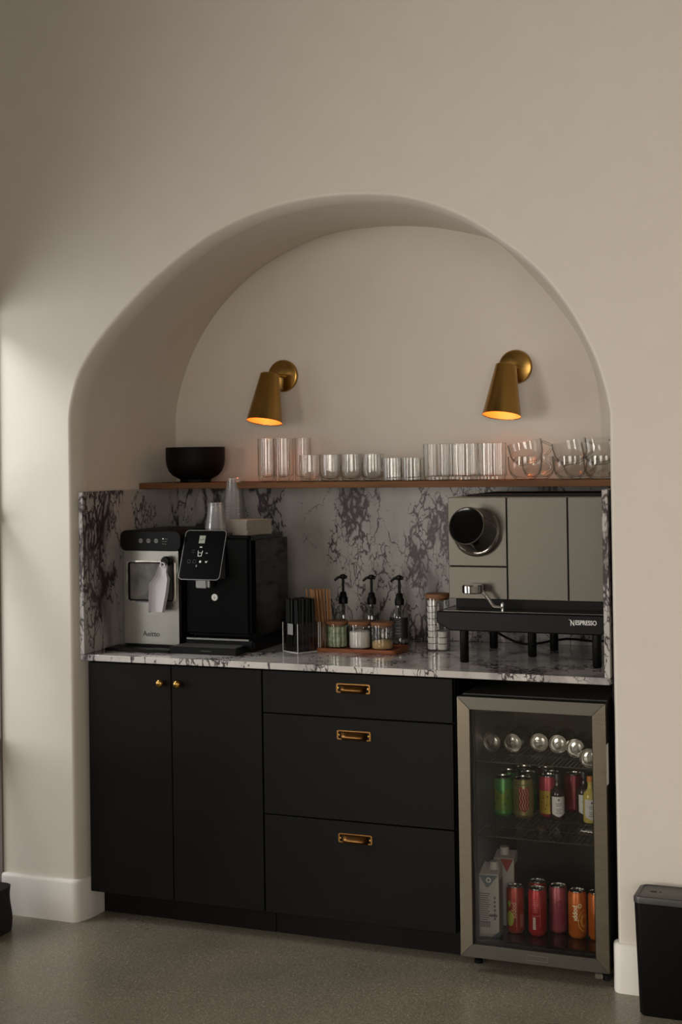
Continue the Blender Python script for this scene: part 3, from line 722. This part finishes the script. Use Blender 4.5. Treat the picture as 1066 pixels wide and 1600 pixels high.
for k in range(10):
    a = -PI/2+2*PI*(k+1)/11; dup(g0, (.810+.0265*math.cos(a), .385+.0265*math.sin(a), ZT+.0045), a)
sg = obj('white_sugar', lathe(B(), [(0, 0), (.0345, 0), (.0358, .003), (.0358, .052), (.030, .056), (.015, .050), (0, .045)], (0, 0, 0), 40), noisy('sugar', (.66, .63, .58), (.74, .71, .66), 260, .8, bump=.5), loc=(.894, .385, ZT+.0045))
tag(sg, 'white sugar filling the middle jar', 'sugar', kind='stuff')
sg = obj('brown_sugar', lathe(B(), [(0, 0), (.0345, 0), (.0358, .003), (.0358, .020), (.028, .026), (0, .030)], (0, 0, 0), 40), noisy('raw_sugar', (.38, .25, .10), (.50, .35, .15), 260, .7, bump=.5), loc=(.978, .385, ZT+.0045))
tag(sg, 'amber brown sugar in the bottom of the right jar', 'sugar', kind='stuff')
def pump(x, y, label, dark):
    t = thing('pump_bottle', label, 'bottle', (x, y, Zc), 0, None)
    obj('bottle_body', lathe(B(), [(0, 0), (.031, 0), (.034, .003), (.034, .105), (.031, .120), (.020, .133), (.0145, .138), (.0145, .148), (.0125, .148), (.0125, .138), (.019, .130), (.029, .119), (.032, .104), (.032, .006), (0, .004)], (0, 0, 0), 40), M['jarglass'], t)
    obj('syrup', lathe(B(), [(0, 0), (.0315, 0), (.0315, dark), (0, dark)], (0, 0, .005), 40), mat('dark_syrup', (.025, .010, .006), .1), t)
    obj('collar', lathe(B(), [(0, .146), (.016, .146), (.0165, .150), (.0165, .166), (.013, .172), (.0115, .184), (.008, .188), (0, .188)], (0, 0, 0), 26, rfun=lambda a, h: 1+.03*math.cos(18*a) if h < .168 else 1), M['plastic'], t)
    p = obj('pump_head', tube(B(), [(0, 0, .186), (0, 0, .236)], .0048, 12), M['plastic'], t)
    bm = B(); tube(bm, [(.014, 0, .239), (0, 0, .243), (-.018, -.004, .238), (-.030, -.006, .228)], .0062, 10, .0042); lathe(bm, [(0, .234), (.009, .234), (.011, .240), (.010, .247), (.006, .250), (0, .250)], (0, 0, 0), 22)
    obj('nozzle', bm, M['plastic'], p)
    obj('dip_tube', tube(B(), [(0, 0, .01), (0, 0, .15)], .0062, 10), M['plastic'], t)
    return t
pump(.786, .505, 'clear bottle with black pump behind the left jar', .060)
pump(.894, .505, 'clear bottle with black pump behind the middle jar', .060)
P3 = pump(1.000, .500, 'clear bottle with black label and black pump, right of the tray', .012)
lb = obj('label', wrap_patch(B(), .0346, rad(-165), rad(-15), .035, .105), mat('black_label', (.008, .008, .008), .5), P3)
bm = B()
for z, w in ((.091, .38), (.084, .62), (.070, .5), (.060, .42), (.050, .55)): wrap_patch(bm, .0349, rad(-80)-w/2, rad(-80)+w/2, z, z+.0013, 6)
obj('label_print', bm, M['grey'], lb, smooth=False)

# tall jar with creamers
J = jar(1.155, .455, Zc, .041, .180, .015, 'tall glass jar with wooden lid full of white creamers, left of the coffee machine', 'storage_jar')
crm = noisy('creamer_cup', (.60, .58, .53), (.70, .68, .62), 50, .45)
c0 = thing('coffee_creamer', 'small white pleated coffee creamer stacked inside the tall jar', 'creamer', (1.137, .447, Zc+.005), 0, 'creamers inside the tall jar')
obj('pleated_cup', lathe(B(), [(0, 0), (.0145, 0), (.0165, .0185), (0, .0185)], (0, 0, 0), 48, rfun=lambda a, h: 1+.04*math.sin(16*a)), crm, c0)
obj('foil_lid', lathe(B(), [(0, .0187), (.0185, .0187), (.0185, .0197), (0, .0200)], (0, 0, 0), 32), mat('foil_lid', (.30, .29, .27), .4), c0)
cl_ = ['bottommost', 'second from the bottom', 'third from the bottom', 'fourth from the bottom', 'fourth from the top', 'third from the top', 'second from the top', 'topmost']
for k in range(1, 8): dup(c0, (1.137+random.uniform(-.001, .001), .447, Zc+.005+k*.0212), None, f'small white pleated creamer in the tall left column of the jar, {cl_[k]}')
c0['label'] = 'small white pleated creamer in the tall left column of the jar, bottommost'
for k in range(3): dup(c0, (1.1745, .445, Zc+.005+k*.0212), None, f'small white pleated creamer in the short right column of the jar, {("bottom", "middle", "top")[k]} one')
for k in range(3): dup(c0, (1.157, .478, Zc+.005+k*.0212), None, 'small white pleated creamer half hidden behind the two front columns in the jar')

# ------------------------------------------------------------------ coffee machine
T = thing('coffee_machine', 'large steel and black commercial coffee machine at the right end of the counter', 'coffee machine', (1.51, .20, Zc))
ox = 1.51
for (x, y) in ((1.322, .215), (1.752, .215), (1.500, .395), (1.322, .560), (1.534, .560), (1.742, .560)):
    lg = obj('leg', lathe(B(), [(0, 0), (.0125, 0), (.0145, .003), (.0145, .104), (0, .104)], (x-ox, y-.20, 0), 28), M['plastic'], T)
# drip tray with bevelled front
bm = B(); prism(bm, [(-.272, .165), (.280, .165), (.280, .118), (.262, .103), (-.226, .103), (-.272, .128)], -.012, .40)
obj('tray', bm, M['plastic'], T, bev=.004)
obj('tray_plate', box(B(), -.255, .270, .0, .098, .1645, .1670, .001, 1), M['steeli'], T)
lg_ = text('logo', 'ESPRESSO', .0200, M['white'], T, (.181, -.0128, .1345), sx=.80, bold=.0003, space=.97)
text('logo_capital', 'N', .0245, M['white'], T, (.1655, -.0128, .1315), sx=.72, bold=.0003)
bm = B(); prism(bm, [(.1600, .1510), (.1665, .1490), (.1690, .1478), (.1675, .1462), (.1640, .1486)], -.0134, -.0122); obj('logo_swash', bm, M['white'], T)
obj('lower_body', box(B(), -.240, .262, .10, .48, .160, .205), M['carcass'], T)
obj('body', box(B(), -.253, .266, .078, .50, .198, .530, .004), M['steel'], T)
for n_, (a, b, c, d) in enumerate(((-.253, -.0565, .306, .529), (-.253, -.0565, .199, .303), (-.0535, .1425, .199, .529), (.1455, .262, .199, .529))):
    obj('front_panel', box(B(), a, b, .066, .080, c, d, .0015, 1), M['steelh'], T)
obj('panel_gap', box(B(), -.250, .262, .072, .079, .200, .528), M['carcass'], T)
# big round milk/capsule port: chrome barrel leaning up
KM = Matrix.Translation((-.155, .068, .419)) @ Matrix.Rotation(rad(-6), 4, 'Z') @ Matrix.Rotation(rad(-14), 4, 'X')
def ky(bm): return rot(bm, KM)
obj('port_ring', ky(lathe(B(), [(.083, .008), (.083, -.004), (.080, -.009), (.074, -.009), (.074, .008)], (0, 0, 0), 64, 'y', closed=True)), M['chrome'], T)
pb = obj('port_barrel', ky(lathe(B(), [(.076, .008), (.075, -.012), (.072, -.018), (.0625, -.088), (.061, -.092), (.058, -.092)], (0, 0, 0), 64, 'y')), M['chrome'], T)
obj('port_window', ky(lathe(B(), [(0, -.089), (.050, -.089), (.058, -.0905)], (0, 0, 0), 64, 'y')), M['gloss'], pb)
sp = obj('spout', lathe(B(), [(0, .222), (.030, .222), (.034, .225), (.0345, .246), (.031, .250), (0, .250)], (-.158, .018, 0), 44), M['chrome'], T)
obj('spout_stem', tube(B(), [(-.158, .02, .238), (-.158, .05, .238), (-.158, .07, .238)], .010, 14), M['chrome'], sp)
bm = B(); tube(bm, [(-.130, .022, .232), (-.108, .022, .206), (-.096, .022, .187), (-.088, .022, .180), (-.060, .022, .1795)], .0062, 12)
obj('steam_arm', bm, M['chrome'], T)
bm = B(); lathe(bm, [(0, .164), (.005, .164), (.005, .172), (.0035, .174), (.0035, .180), (.0065, .182), (.0065, .190), (.003, .194), (0, .194)], (-.060, .022, 0), 18); obj('steam_tip', bm, M['chrome'], T)
bm = B(); tube(bm, [(-.26+.035*k, .40+.012*math.sin(k*.9), .064-.045*math.sin(PI*k/15)+.012*math.cos(k*.7)) for k in range(16)], .0042, 8)
obj('power_cable', bm, M['rubber'], T)
obj('rear_cup_rail', box(B(), -.20, .262, .10, .46, .531, .538, .002), M['carcass'], T)

# ------------------------------------------------------------------ drinks fridge
FX0, FX1 = 1.361, 1.8185
T = thing('drinks_fridge', 'black undercounter drinks fridge with steel framed glass door', 'fridge', (1.59, .04, 0))
a, b = FX0-1.59, FX1-1.59
bm = B(); w_ = .028
box(bm, a+.004, a+w_, .012, .55, .040, .842); box(bm, b-w_, b-.004, .012, .55, .040, .842)
box(bm, a+w_, b-w_, .012, .55, .812, .842); box(bm, a+w_, b-w_, .012, .55, .040, .068); box(bm, a+w_, b-w_, .53, .55, .068, .812)
obj('cabinet_body', bm, noisy('fridge_liner', (.030, .029, .027), (.036, .035, .032), 8, .45), T)
fo, fi = [(a, .046), (b, .046), (b, .841), (a, .841)], [(a+.040, .087), (b-.040, .087), (b-.040, .802), (a+.040, .802)]
dw = thing('door', None, None); dw.parent = T
def mitre(i):
    j = (i+1) % 4; bm = B()
    return prism(bm, [fo[i], fo[j], fi[j], fi[i]], -.040, -.002)
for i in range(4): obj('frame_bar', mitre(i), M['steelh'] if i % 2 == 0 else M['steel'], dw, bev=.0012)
obj('glass_pane', box(B(), a+.038, b-.038, -.026, -.021, .085, .804), M['pane'], dw)
obj('door_gasket', frame_bm(B(), [(a+.036, .083), (b-.036, .083), (b-.036, .806), (a+.036, .806)], [(a+.046, .093), (b-.046, .093), (b-.046, .796), (a+.046, .796)], -.019, .004), M['carcass'], dw)
obj('energy_sticker', box(B(), b-.0005, b+.0008, -.036, -.008, .60, .72), M['white'], dw)
bm = B()
frame_bm(bm, rrect(-.022, .045, .058, .074, .003), rrect(-.0208, .0438, .0592, .0728, .0025), -.0404, -.0395)
obj('maker_mark', bm, mat('faint_print', (.13, .12, .10), .5), dw)
for x in (a+.03, b-.03): obj('foot', lathe(B(), [(0, 0), (.013, 0), (.013, .010), (.005, .012), (.005, .042), (0, .042)], (x, .05, 0), 20), M['rubber'], T)
bm = B(); box(bm, b-.045, b-.022, -.034, -.010, .026, .042, .002); obj('lower_hinge', bm, M['chrome'], T)
bm = B(); lathe(bm, [(0, .022), (.011, .022), (.011, .040), (0, .040)], (b-.012, -.022, 0), 18); obj('hinge_pin', bm, M['rubber'], T)
def rack(z):
    bm = B()
    for k in range(30): tube(bm, [(a+.032+k*.0136, .030, z), (a+.032+k*.0136, .515, z)], .0012, 5)
    for y in (.030, .15, .27, .39, .515): tube(bm, [(a+.030, y, z-.0025), (b-.030, y, z-.0025)], .0022, 6)
    obj('wire_shelf', bm, mat('dark_chrome_wire', (.22, .20, .17), .35, 1), T)
rack(.633); rack(.403)
obj('bottom_liner', box(B(), a+.03, b-.03, .02, .52, .068, .071), M['gloss'], T)

# cans ---------------------------------------------------------------
def can(name, loc, r, h, body, label, group=None, rz=0, art=None):
    t = thing(name, label, 'can', loc, rz, group)
    o = obj('can_body', lathe(B(), [(0, .003), (r*.70, .003), (r*.76, 0), (r*.80, .001), (r, .010), (r, h-.013), (r*.86, h-.003), (r*.86, h-.0025)], (0, 0, 0), 44), body, t)
    e = obj('can_end', lathe(B(), [(r*.86, h-.003), (r*.88, h-.001), (r*.87, h), (r*.83, h), (r*.80, h-.006), (r*.76, h-.0068), (r*.72, h-.0045), (r*.56, h-.0042), (r*.54, h-.0052), (r*.50, h-.0045), (0, h-.0045)], (0, 0, 0), 44), M['alu'], t)
    obj('pull_tab', frame_bm(B(), [(r*.22*math.cos(q)*1.0, r*.42*math.sin(q)+r*.1) for q in [2*PI*k/16 for k in range(16)]],
        [(r*.12*math.cos(q), r*.24*math.sin(q)+r*.16) for q in [2*PI*k/16 for k in range(16)]], h-.0045, h-.0025, 'z'), M['silver'], e)
    if art: art(o, r, h)
    return t
CAMA = rad(-68)    # direction on a can's side that faces the camera
cm = {}
def C_(n, c, c2=None):
    if n not in cm: cm[n] = can_mat(n, c, c2)
    return cm[n]
# lying on the top rack, ends to the door
lie = can('soda_can', (1.436, .135, .633+.0335), .033, .122, M['alu'], 'silver can lying on the top rack, leftmost of the six', 'cans lying on the top rack')
lie.rotation_euler = (PI/2, .3, 0); lie.location = (1.416, .308, .667)
w6 = ['second', 'third', 'fourth', 'fifth', 'rightmost']
for i, (x, y) in enumerate(((1.484, .319), (1.556, .352), (1.623, .345), (1.690, .300), (1.754, .172))):
    dup(lie, (x, y, .667), (PI/2, random.uniform(0, 6), random.uniform(-.03, .03)), f'silver can lying on the top rack, {w6[i]} of the six')
ZM = .4048
def art_green(o, r, h):
    obj('artwork', wrap_patch(B(), r+.0003, CAMA-1.3, CAMA+1.3, .02, lambda t: .082+.01*math.sin(t*12)), C_('can_yellow_green', (.22, .30, .05), (.10, .26, .05)), o)
    bm = B()
    for k in range(7): wrap_blob(bm, r+.0006, CAMA-1+.35*k, .04+.02*(k % 3), .004, .006)
    obj('artwork_fruit', bm, colm('leaf_green', (.05, .16, .03)), o)
def art_wave(o, r, h):
    p = obj('artwork', wrap_patch(B(), r+.0003, CAMA-.55, CAMA+.42, lambda t: .024+.004*math.sin(t*9), lambda t: .098+.004*math.sin(t*9)), colm('wave_red', (.32, .03, .02)), o)
    bm = B()
    for k in range(4):
        for q in range(18):
            z = .028+q*.0038; A = lambda zz: CAMA-.42+k*.24+.07*math.sin(zz*260)
            a0, a1 = A(z), A(z+.0038); R_ = r+.0007; w = .035
            v = [bm.verts.new((R_*math.cos(aa), R_*math.sin(aa), zz)) for aa, zz in ((a0-w, z), (a0+w, z), (a1+w, z+.0038), (a1-w, z+.0038))]
            bm.faces.new(v)
    obj('wavy_lines', bm, colm('wave_pink', (.62, .40, .32)), p, smooth=False)
    obj('band', wrap_patch(B(), r+.0003, CAMA-1.3, CAMA+1.3, .106, .109), colm('can_band', (.10, .16, .05)), o)
def art_yel(o, r, h):
    p = obj('artwork', wrap_patch(B(), r+.0003, CAMA-1.4, CAMA+1.4, .012, .086), C_('can_mustard', (.38, .25, .03), (.46, .32, .05)), o)
    bm = B()
    for k in range(14): wrap_blob(bm, r+.0006, CAMA-1.0+.5*(k % 5)+.12*(k//5), .022+.02*(k//5)+.006*(k % 2), .0022, .0026, 10)
    obj('dots', bm, colm('dot_brown', (.06, .04, .01)), p)
can('soda_can', (1.411, .33, ZM), .033, .124, C_('can_green', (.045, .22, .055), (.09, .32, .07)), 'green and yellow soda can, leftmost on the middle rack', None, 0, art_green)
can('soda_can', (1.480, .325, ZM), .0335, .126, C_('can_olive', (.24, .22, .08), (.30, .26, .11)), 'olive soda can with red wavy stripes on the middle rack', None, 0, art_wave)
can('soda_can', (1.556, .36, ZM), .0315, .132, C_('can_crimson', (.34, .035, .06)), 'soda can with yellow dotted body and red top on the middle rack', None, 0, art_yel)
bk = [(1.405, .425, 'green', (.05, .15, .05)), (1.472, .42, 'dark green', (.03, .10, .04)), (1.545, .45, 'brown', (.10, .07, .04)), (1.440, .495, 'dark green', (.03, .09, .03)), (1.512, .50, 'brown', (.12, .08, .05)), (1.618, .455, 'dark red', (.22, .02, .03))]
lb6 = ['behind the green and yellow can', 'behind the wavy striped can', 'behind the yellow dotted can', 'in the rearmost row on the left', 'in the rearmost row on the right', 'behind the white labelled bottles']
for (x, y, n_, c), l_ in zip(bk, lb6): can('soda_can', (x, y, ZM), .0325, .122, C_('can_'+n_.replace(' ', '_'), c), f'{n_} soda can on the middle rack {l_}')
# mini bottles
mg = mat('bottle_glass_dark', (.35, .32, .28), .05, trans=.9, ior=1.45)
def mini(x, y, label, capc, liq, name='cordial_bottle'):
    t = thing(name, label, 'bottle', (x, y, ZM), 0)
    obj('bottle_glass', lathe(B(), [(0, 0), (.021, 0), (.0235, .004), (.0235, .080), (.021, .092), (.011, .104), (.0085, .112), (.0085, .130), (0, .130)], (0, 0, 0), 32), liq, t)
    obj('cap', lathe(B(), [(0, .128), (.0105, .128), (.0105, .144), (.0095, .146), (0, .146)], (0, 0, 0), 24), capc, t)
    l_ = obj('label', wrap_patch(B(), .0239, CAMA-.98, CAMA+.98, lambda q: .010+.010*abs(2*q-1), .075), mat('paper_label', (.60, .58, .58), .6), t)
    bm = B()
    for z, w in ((.052, .9), (.046, .7), (.034, .8), (.028, .6), (.022, .9)): wrap_patch(bm, .0242, CAMA-w/2, CAMA+w/2, z, z+.0016, 6)
    wrap_blob(bm, .0242, CAMA, .065, .003, .003, 12)
    obj('label_print', bm, M['dkgrey'], l_, smooth=False)
capd = mat('dark_cap', (.03, .03, .03), .4)
liqd = mat('dark_liquid_bottle', (.035, .025, .022), .06); liqy = mat('pale_yellow_bottle', (.55, .45, .12), .08)
mini(1.592, .33, 'small dark bottle with white shield label on the middle rack, left of three', capd, liqd)
mini(1.668, .38, 'small dark bottle with white shield label on the middle rack, second of three', capd, liqd)
mini(1.700, .325, 'yellow bottle with white label and orange cap at the right edge of the middle rack', mat('orange_cap', (.55, .20, .03), .5), liqy)
# small glass stoppers / tea lights seen on the rack front
g_ = None
for i, (x, y, l_) in enumerate(((1.585, .12, 'left'), (1.640, .10, 'middle'), (1.690, .14, 'right'))):
    if g_ is None:
        g_ = thing('shot_glass', 'small clear shot glass lying on the middle rack in front, left one', 'glass', (x, y, ZM+.018), 0, 'shot glasses lying at the front of the middle rack')
        o = obj('glass_body', lathe(B(), [(0, 0), (.015, 0), (.019, .05), (.0175, .05), (.0135, .008), (0, .007)], (0, 0, 0), 28), M['glass'], g_); g_.rotation_euler = (PI/2, 0, .5)
    else: dup(g_, (x, y, ZM+.018), (PI/2, 0, -.6+i), f'small clear shot glass lying on the middle rack in front, {l_} one')
# bottom row
ZB = .0715
def art_red(o, r, h):
    bm = B(); wrap_patch(bm, r+.0004, CAMA-.05, CAMA+.03, .02, .125, 4); wrap_patch(bm, r+.0004, CAMA+.42, CAMA+.85, .022, .062, 6)
    obj('barcode_panel', bm, colm('print_pale_red', (.30, .12, .09)), o)
    bm = B(); wrap_blob(bm, r+.0005, CAMA-.75, .048, .013, .024); wrap_blob(bm, r+.0005, CAMA-.85, .094, .006, .010)
    obj('lime_artwork', bm, colm('lime_green', (.28, .30, .03)), o)
    text('brand_text', 'poppi', .022, colm('print_peach', (.62, .38, .22)), o, None, wrap=(r+.0006, CAMA-.42, .100, True), depth=.0002)
def art_red2(o, r, h):
    bm = B()
    for k in range(7): wrap_patch(bm, r+.0004, CAMA-.6, CAMA-.15+.05*(k % 2), .075+k*.006, .0765+k*.006, 5)
    wrap_patch(bm, r+.0004, CAMA+.12, CAMA+.16, .03, .125, 3); wrap_patch(bm, r+.0004, CAMA-.8, CAMA+.15, .063, .0645, 8); wrap_patch(bm, r+.0004, CAMA-.8, CAMA+.15, .098, .0995, 8)
    obj('small_print', bm, colm('print_pink', (.50, .16, .13)), o, smooth=False)
    bm = B()
    for k in range(8): wrap_patch(bm, r+.0005, CAMA-.66, CAMA-.34, .022+k*.0048, .0252+k*.0048, 3)
    obj('barcode', bm, colm('barcode_white', (.50, .46, .42)), o, smooth=False)
def art_mag(o, r, h):
    bm = B()
    for z, q in ((.048, .018), (.090, .012)):
        wrap_blob(bm, r+.0004, CAMA-.02, z, q, q*1.15, 24, .82)
        for k in range(9): wrap_blob(bm, r+.0006, CAMA-.02+(q*.62*math.cos(k*.7))/r, z+q*.7*math.sin(k*.7), q*.18, q*.22, 10)
        wrap_blob(bm, r+.0006, CAMA-.02, z, q*.28, q*.3, 12)
    obj('berry_artwork', bm, colm('berry_dark', (.20, .015, .045)), o)
def art_or(o, r, h):
    bm = B(); wrap_blob(bm, r+.0004, CAMA+.62, .056, .022, .034, 28, .86)
    for k in range(8):
        an = k*PI/4; wrap_blob(bm, r+.0005, CAMA+.62+.011*math.cos(an)/r, .056+.017*math.sin(an), .0045, .007, 10)
    obj('orange_slice_artwork', bm, colm('slice_amber', (.50, .22, .03)), o)
    obj('emblem', wrap_blob(B(), r+.0005, CAMA+.10, .103, .0065, .0075, 16, .45), colm('emblem_cream', (.62, .50, .22)), o)
    text('brand_text', 'poppi', .021, colm('print_cream', (.78, .68, .48)), o, None, wrap=(r+.0006, CAMA-.52, .104, True), depth=.0002, bold=.0004)
can('soda_can', (1.482, .200, ZB), .0285, .145, C_('can_red', (.26, .022, .014), (.34, .035, .02)), 'red soda can with lime artwork beside the cartons on the fridge floor', None, 0, art_red)
can('soda_can', (1.553, .200, ZB), .0285, .145, C_('can_bright_red', (.30, .014, .018), (.38, .02, .025)), 'bright red soda can with white small print, second from the cartons', None, 0, art_red2)
can('soda_can', (1.536, .275, ZB), .0285, .145, C_('can_red', (.26, .02, .014)), 'dark red soda can standing behind the bright red one on the fridge floor')
can('soda_can', (1.608, .250, ZB), .0290, .145, C_('can_magenta', (.26, .05, .07), (.32, .07, .09)), 'pink soda can with dark berry artwork on the fridge floor', None, 0, art_mag)
can('soda_can', (1.676, .220, ZB), .0285, .145, C_('can_orange', (.44, .09, .010), (.50, .13, .02)), 'orange soda can with orange slice artwork on the fridge floor', None, 0, art_or)
can('soda_can', (1.738, .222, ZB), .0285, .145, C_('can_orange', (.44, .09, .010)), 'orange soda can cut off by the door frame at the right on the fridge floor', None, .3, art_or)
# cartons
def carton(x, y, rz, h, top, label, art, capx):
    t = thing('milk_carton', label, 'carton', (x, y, ZB), rz)
    w, d = .066, .062
    bm = B(); prism(bm, [(0, 0), (w, 0), (w, h), (0, h)], 0, d)
    bm.verts.ensure_lookup_table()
    for v in bm.verts:
        if v.co.z > h-.01 and v.co.y > d-.01: v.co.z += top
    b_ = obj('carton_body', bm, mat('carton_white', (.46, .44, .40), .55), t, bev=.002)
    c = B(); lathe(c, [(0, 0), (.0155, 0), (.0155, .004), (.0145, .006), (.0145, .022), (.013, .024), (0, .024)], (capx, d*.52, h+top*.45), 28)
    obj('cap', c, mat('cap_white', (.52, .50, .46), .5), t)
    art(b_, w, h, d)
def art_c1(o, w, h, d):
    f = obj('side_flash', prism(B(), [(.004, h-.003), (w-.002, h-.003), (w*.52, h-.040), (w*.38, h-.040)], -.0005, .001), colm('flash_grey_blue', (.14, .17, .18)), o)
    obj('round_mark', lathe(B(), [(.0045, -.0012), (.008, -.0012), (.008, -.0006), (.0045, -.0006)], (w*.52, 0, h-.018), 20, 'y', closed=True), M['white'], f)
    bm = B()
    for k in range(14): box(bm, .005, .005+.034-(k*7 % 5)*.002, -.0005, .0005, h-.062-k*.0068, h-.0592-k*.0068)
    for k in range(6): box(bm, w-.016, w-.010, -.0005, .0005, h-.076-k*.013, h-.069-k*.013)
    for k in range(11): box(bm, .006+k*.003, .0078+k*.003, -.0005, .0005, .030, .048)
    box(bm, w-.03, w-.006, -.0005, .0005, .064, .072)
    obj('small_print', bm, colm('print_dark', (.12, .11, .11)), o, smooth=False)
    obj('blue_corner', prism(B(), [(w-.024, .0), (w, 0), (w, .02)], -.0006, .001), colm('corner_blue', (.07, .11, .15)), o)
    obj('side_panel', box(B(), w-.0005, w+.0008, .002, d-.002, .002, h-.02), colm('panel_olive_grey', (.14, .13, .10)), o)
def art_c2(o, w, h, d):
    obj('side_flash', prism(B(), [(.022, h-.002), (w-.002, h-.002), (w*.66, h-.045)], -.0006, .001), colm('flash_red', (.30, .03, .025)), o)
    obj('round_mark', box(B(), w*.70, w*.86, -.0006, .001, h-.105, h-.088), colm('print_dark', (.10, .09, .09)), o)
    obj('side_panel', box(B(), w-.0005, w+.0008, .002, d-.002, .002, h-.02), colm('panel_maroon', (.10, .03, .03)), o)
carton(1.384, .118, rad(4), .196, .022, 'white milk carton with grey blue flash, in front on the fridge floor', art_c1, .046)
carton(1.402, .236, rad(4), .216, .012, 'white milk carton with red flash behind the other carton', art_c2, .030)

# ------------------------------------------------------------------ bin
T = thing('waste_bin', 'black rectangular plastic bin on the floor against the right pier', 'bin', (2.045, -.095, 0))
bm = B(); rows = []
for z, s in ((0, .0), (.006, .004), (.318, .014)):
    rows.append([bm.verts.new((p[0], p[1], z)) for p in rrect(-.110-s, .110+s, -.060-s*.4, .050+s*.4, .018)])
for p, q in zip(rows, rows[1:]):
    for k in range(len(p)): bm.faces.new((p[k], p[(k+1) % len(p)], q[(k+1) % len(p)], q[k]))
bm.faces.new(rows[0]); bm.faces.new(rows[-1])
obj('bin_body', bm, M['plastic'], T)
bm = B(); rows = []
for z, s in ((.317, .0155), (.330, .0155), (.334, .013), (.335, .010)):
    rows.append([bm.verts.new((p[0], p[1], z)) for p in rrect(-.110-s, .110+s, -.060-s*.4-.004, .050+s*.4, .02)])
for p, q in zip(rows, rows[1:]):
    for k in range(len(p)): bm.faces.new((p[k], p[(k+1) % len(p)], q[(k+1) % len(p)], q[k]))
bm.faces.new(rows[0]); bm.faces.new(rows[-1])
ld = obj('lid', bm, noisy('bin_lid', (.030, .027, .024), (.036, .032, .028), 60, .4), T)
obj('lid_rim', frame_bm(B(), rrect(-.114, .114, -.062, .052, .018), rrect(-.111, .111, -.059, .049, .016), .3348, .3362, 'z'), M['dkgrey'], ld)
bm = B(); box(bm, -.085, -.068, -.012, -.006, .335, .3356); box(bm, -.060, -.055, -.012, -.006, .335, .3356); obj('lid_symbols', bm, M['carcass'], ld)
# black fabric edge at the far left
bm = B()
rows = []
for k in range(13):
    z = k*.150/12; w = .005*math.sin(k*.5)
    rows.append([bm.verts.new((q[0]+(w if q[0] > -.12 else 0), q[1], z)) for q in rrect(-.17, .0, -.10, .08, .04, 5)])
for p, q in zip(rows, rows[1:]):
    for k in range(len(p)): bm.faces.new((p[k], p[(k+1) % len(p)], q[(k+1) % len(p)], q[k]))
bm.faces.new(rows[0]); bm.faces.new(rows[-1])
o = obj('floor_cushion', bm, noisy('black_fabric', (.008, .007, .007), (.016, .014, .013), 200, .95, bump=.6), loc=(-.170, -.21, 0.001))
tag(o, 'black fabric cushion, only its edge showing on the floor at the left border', 'cushion')
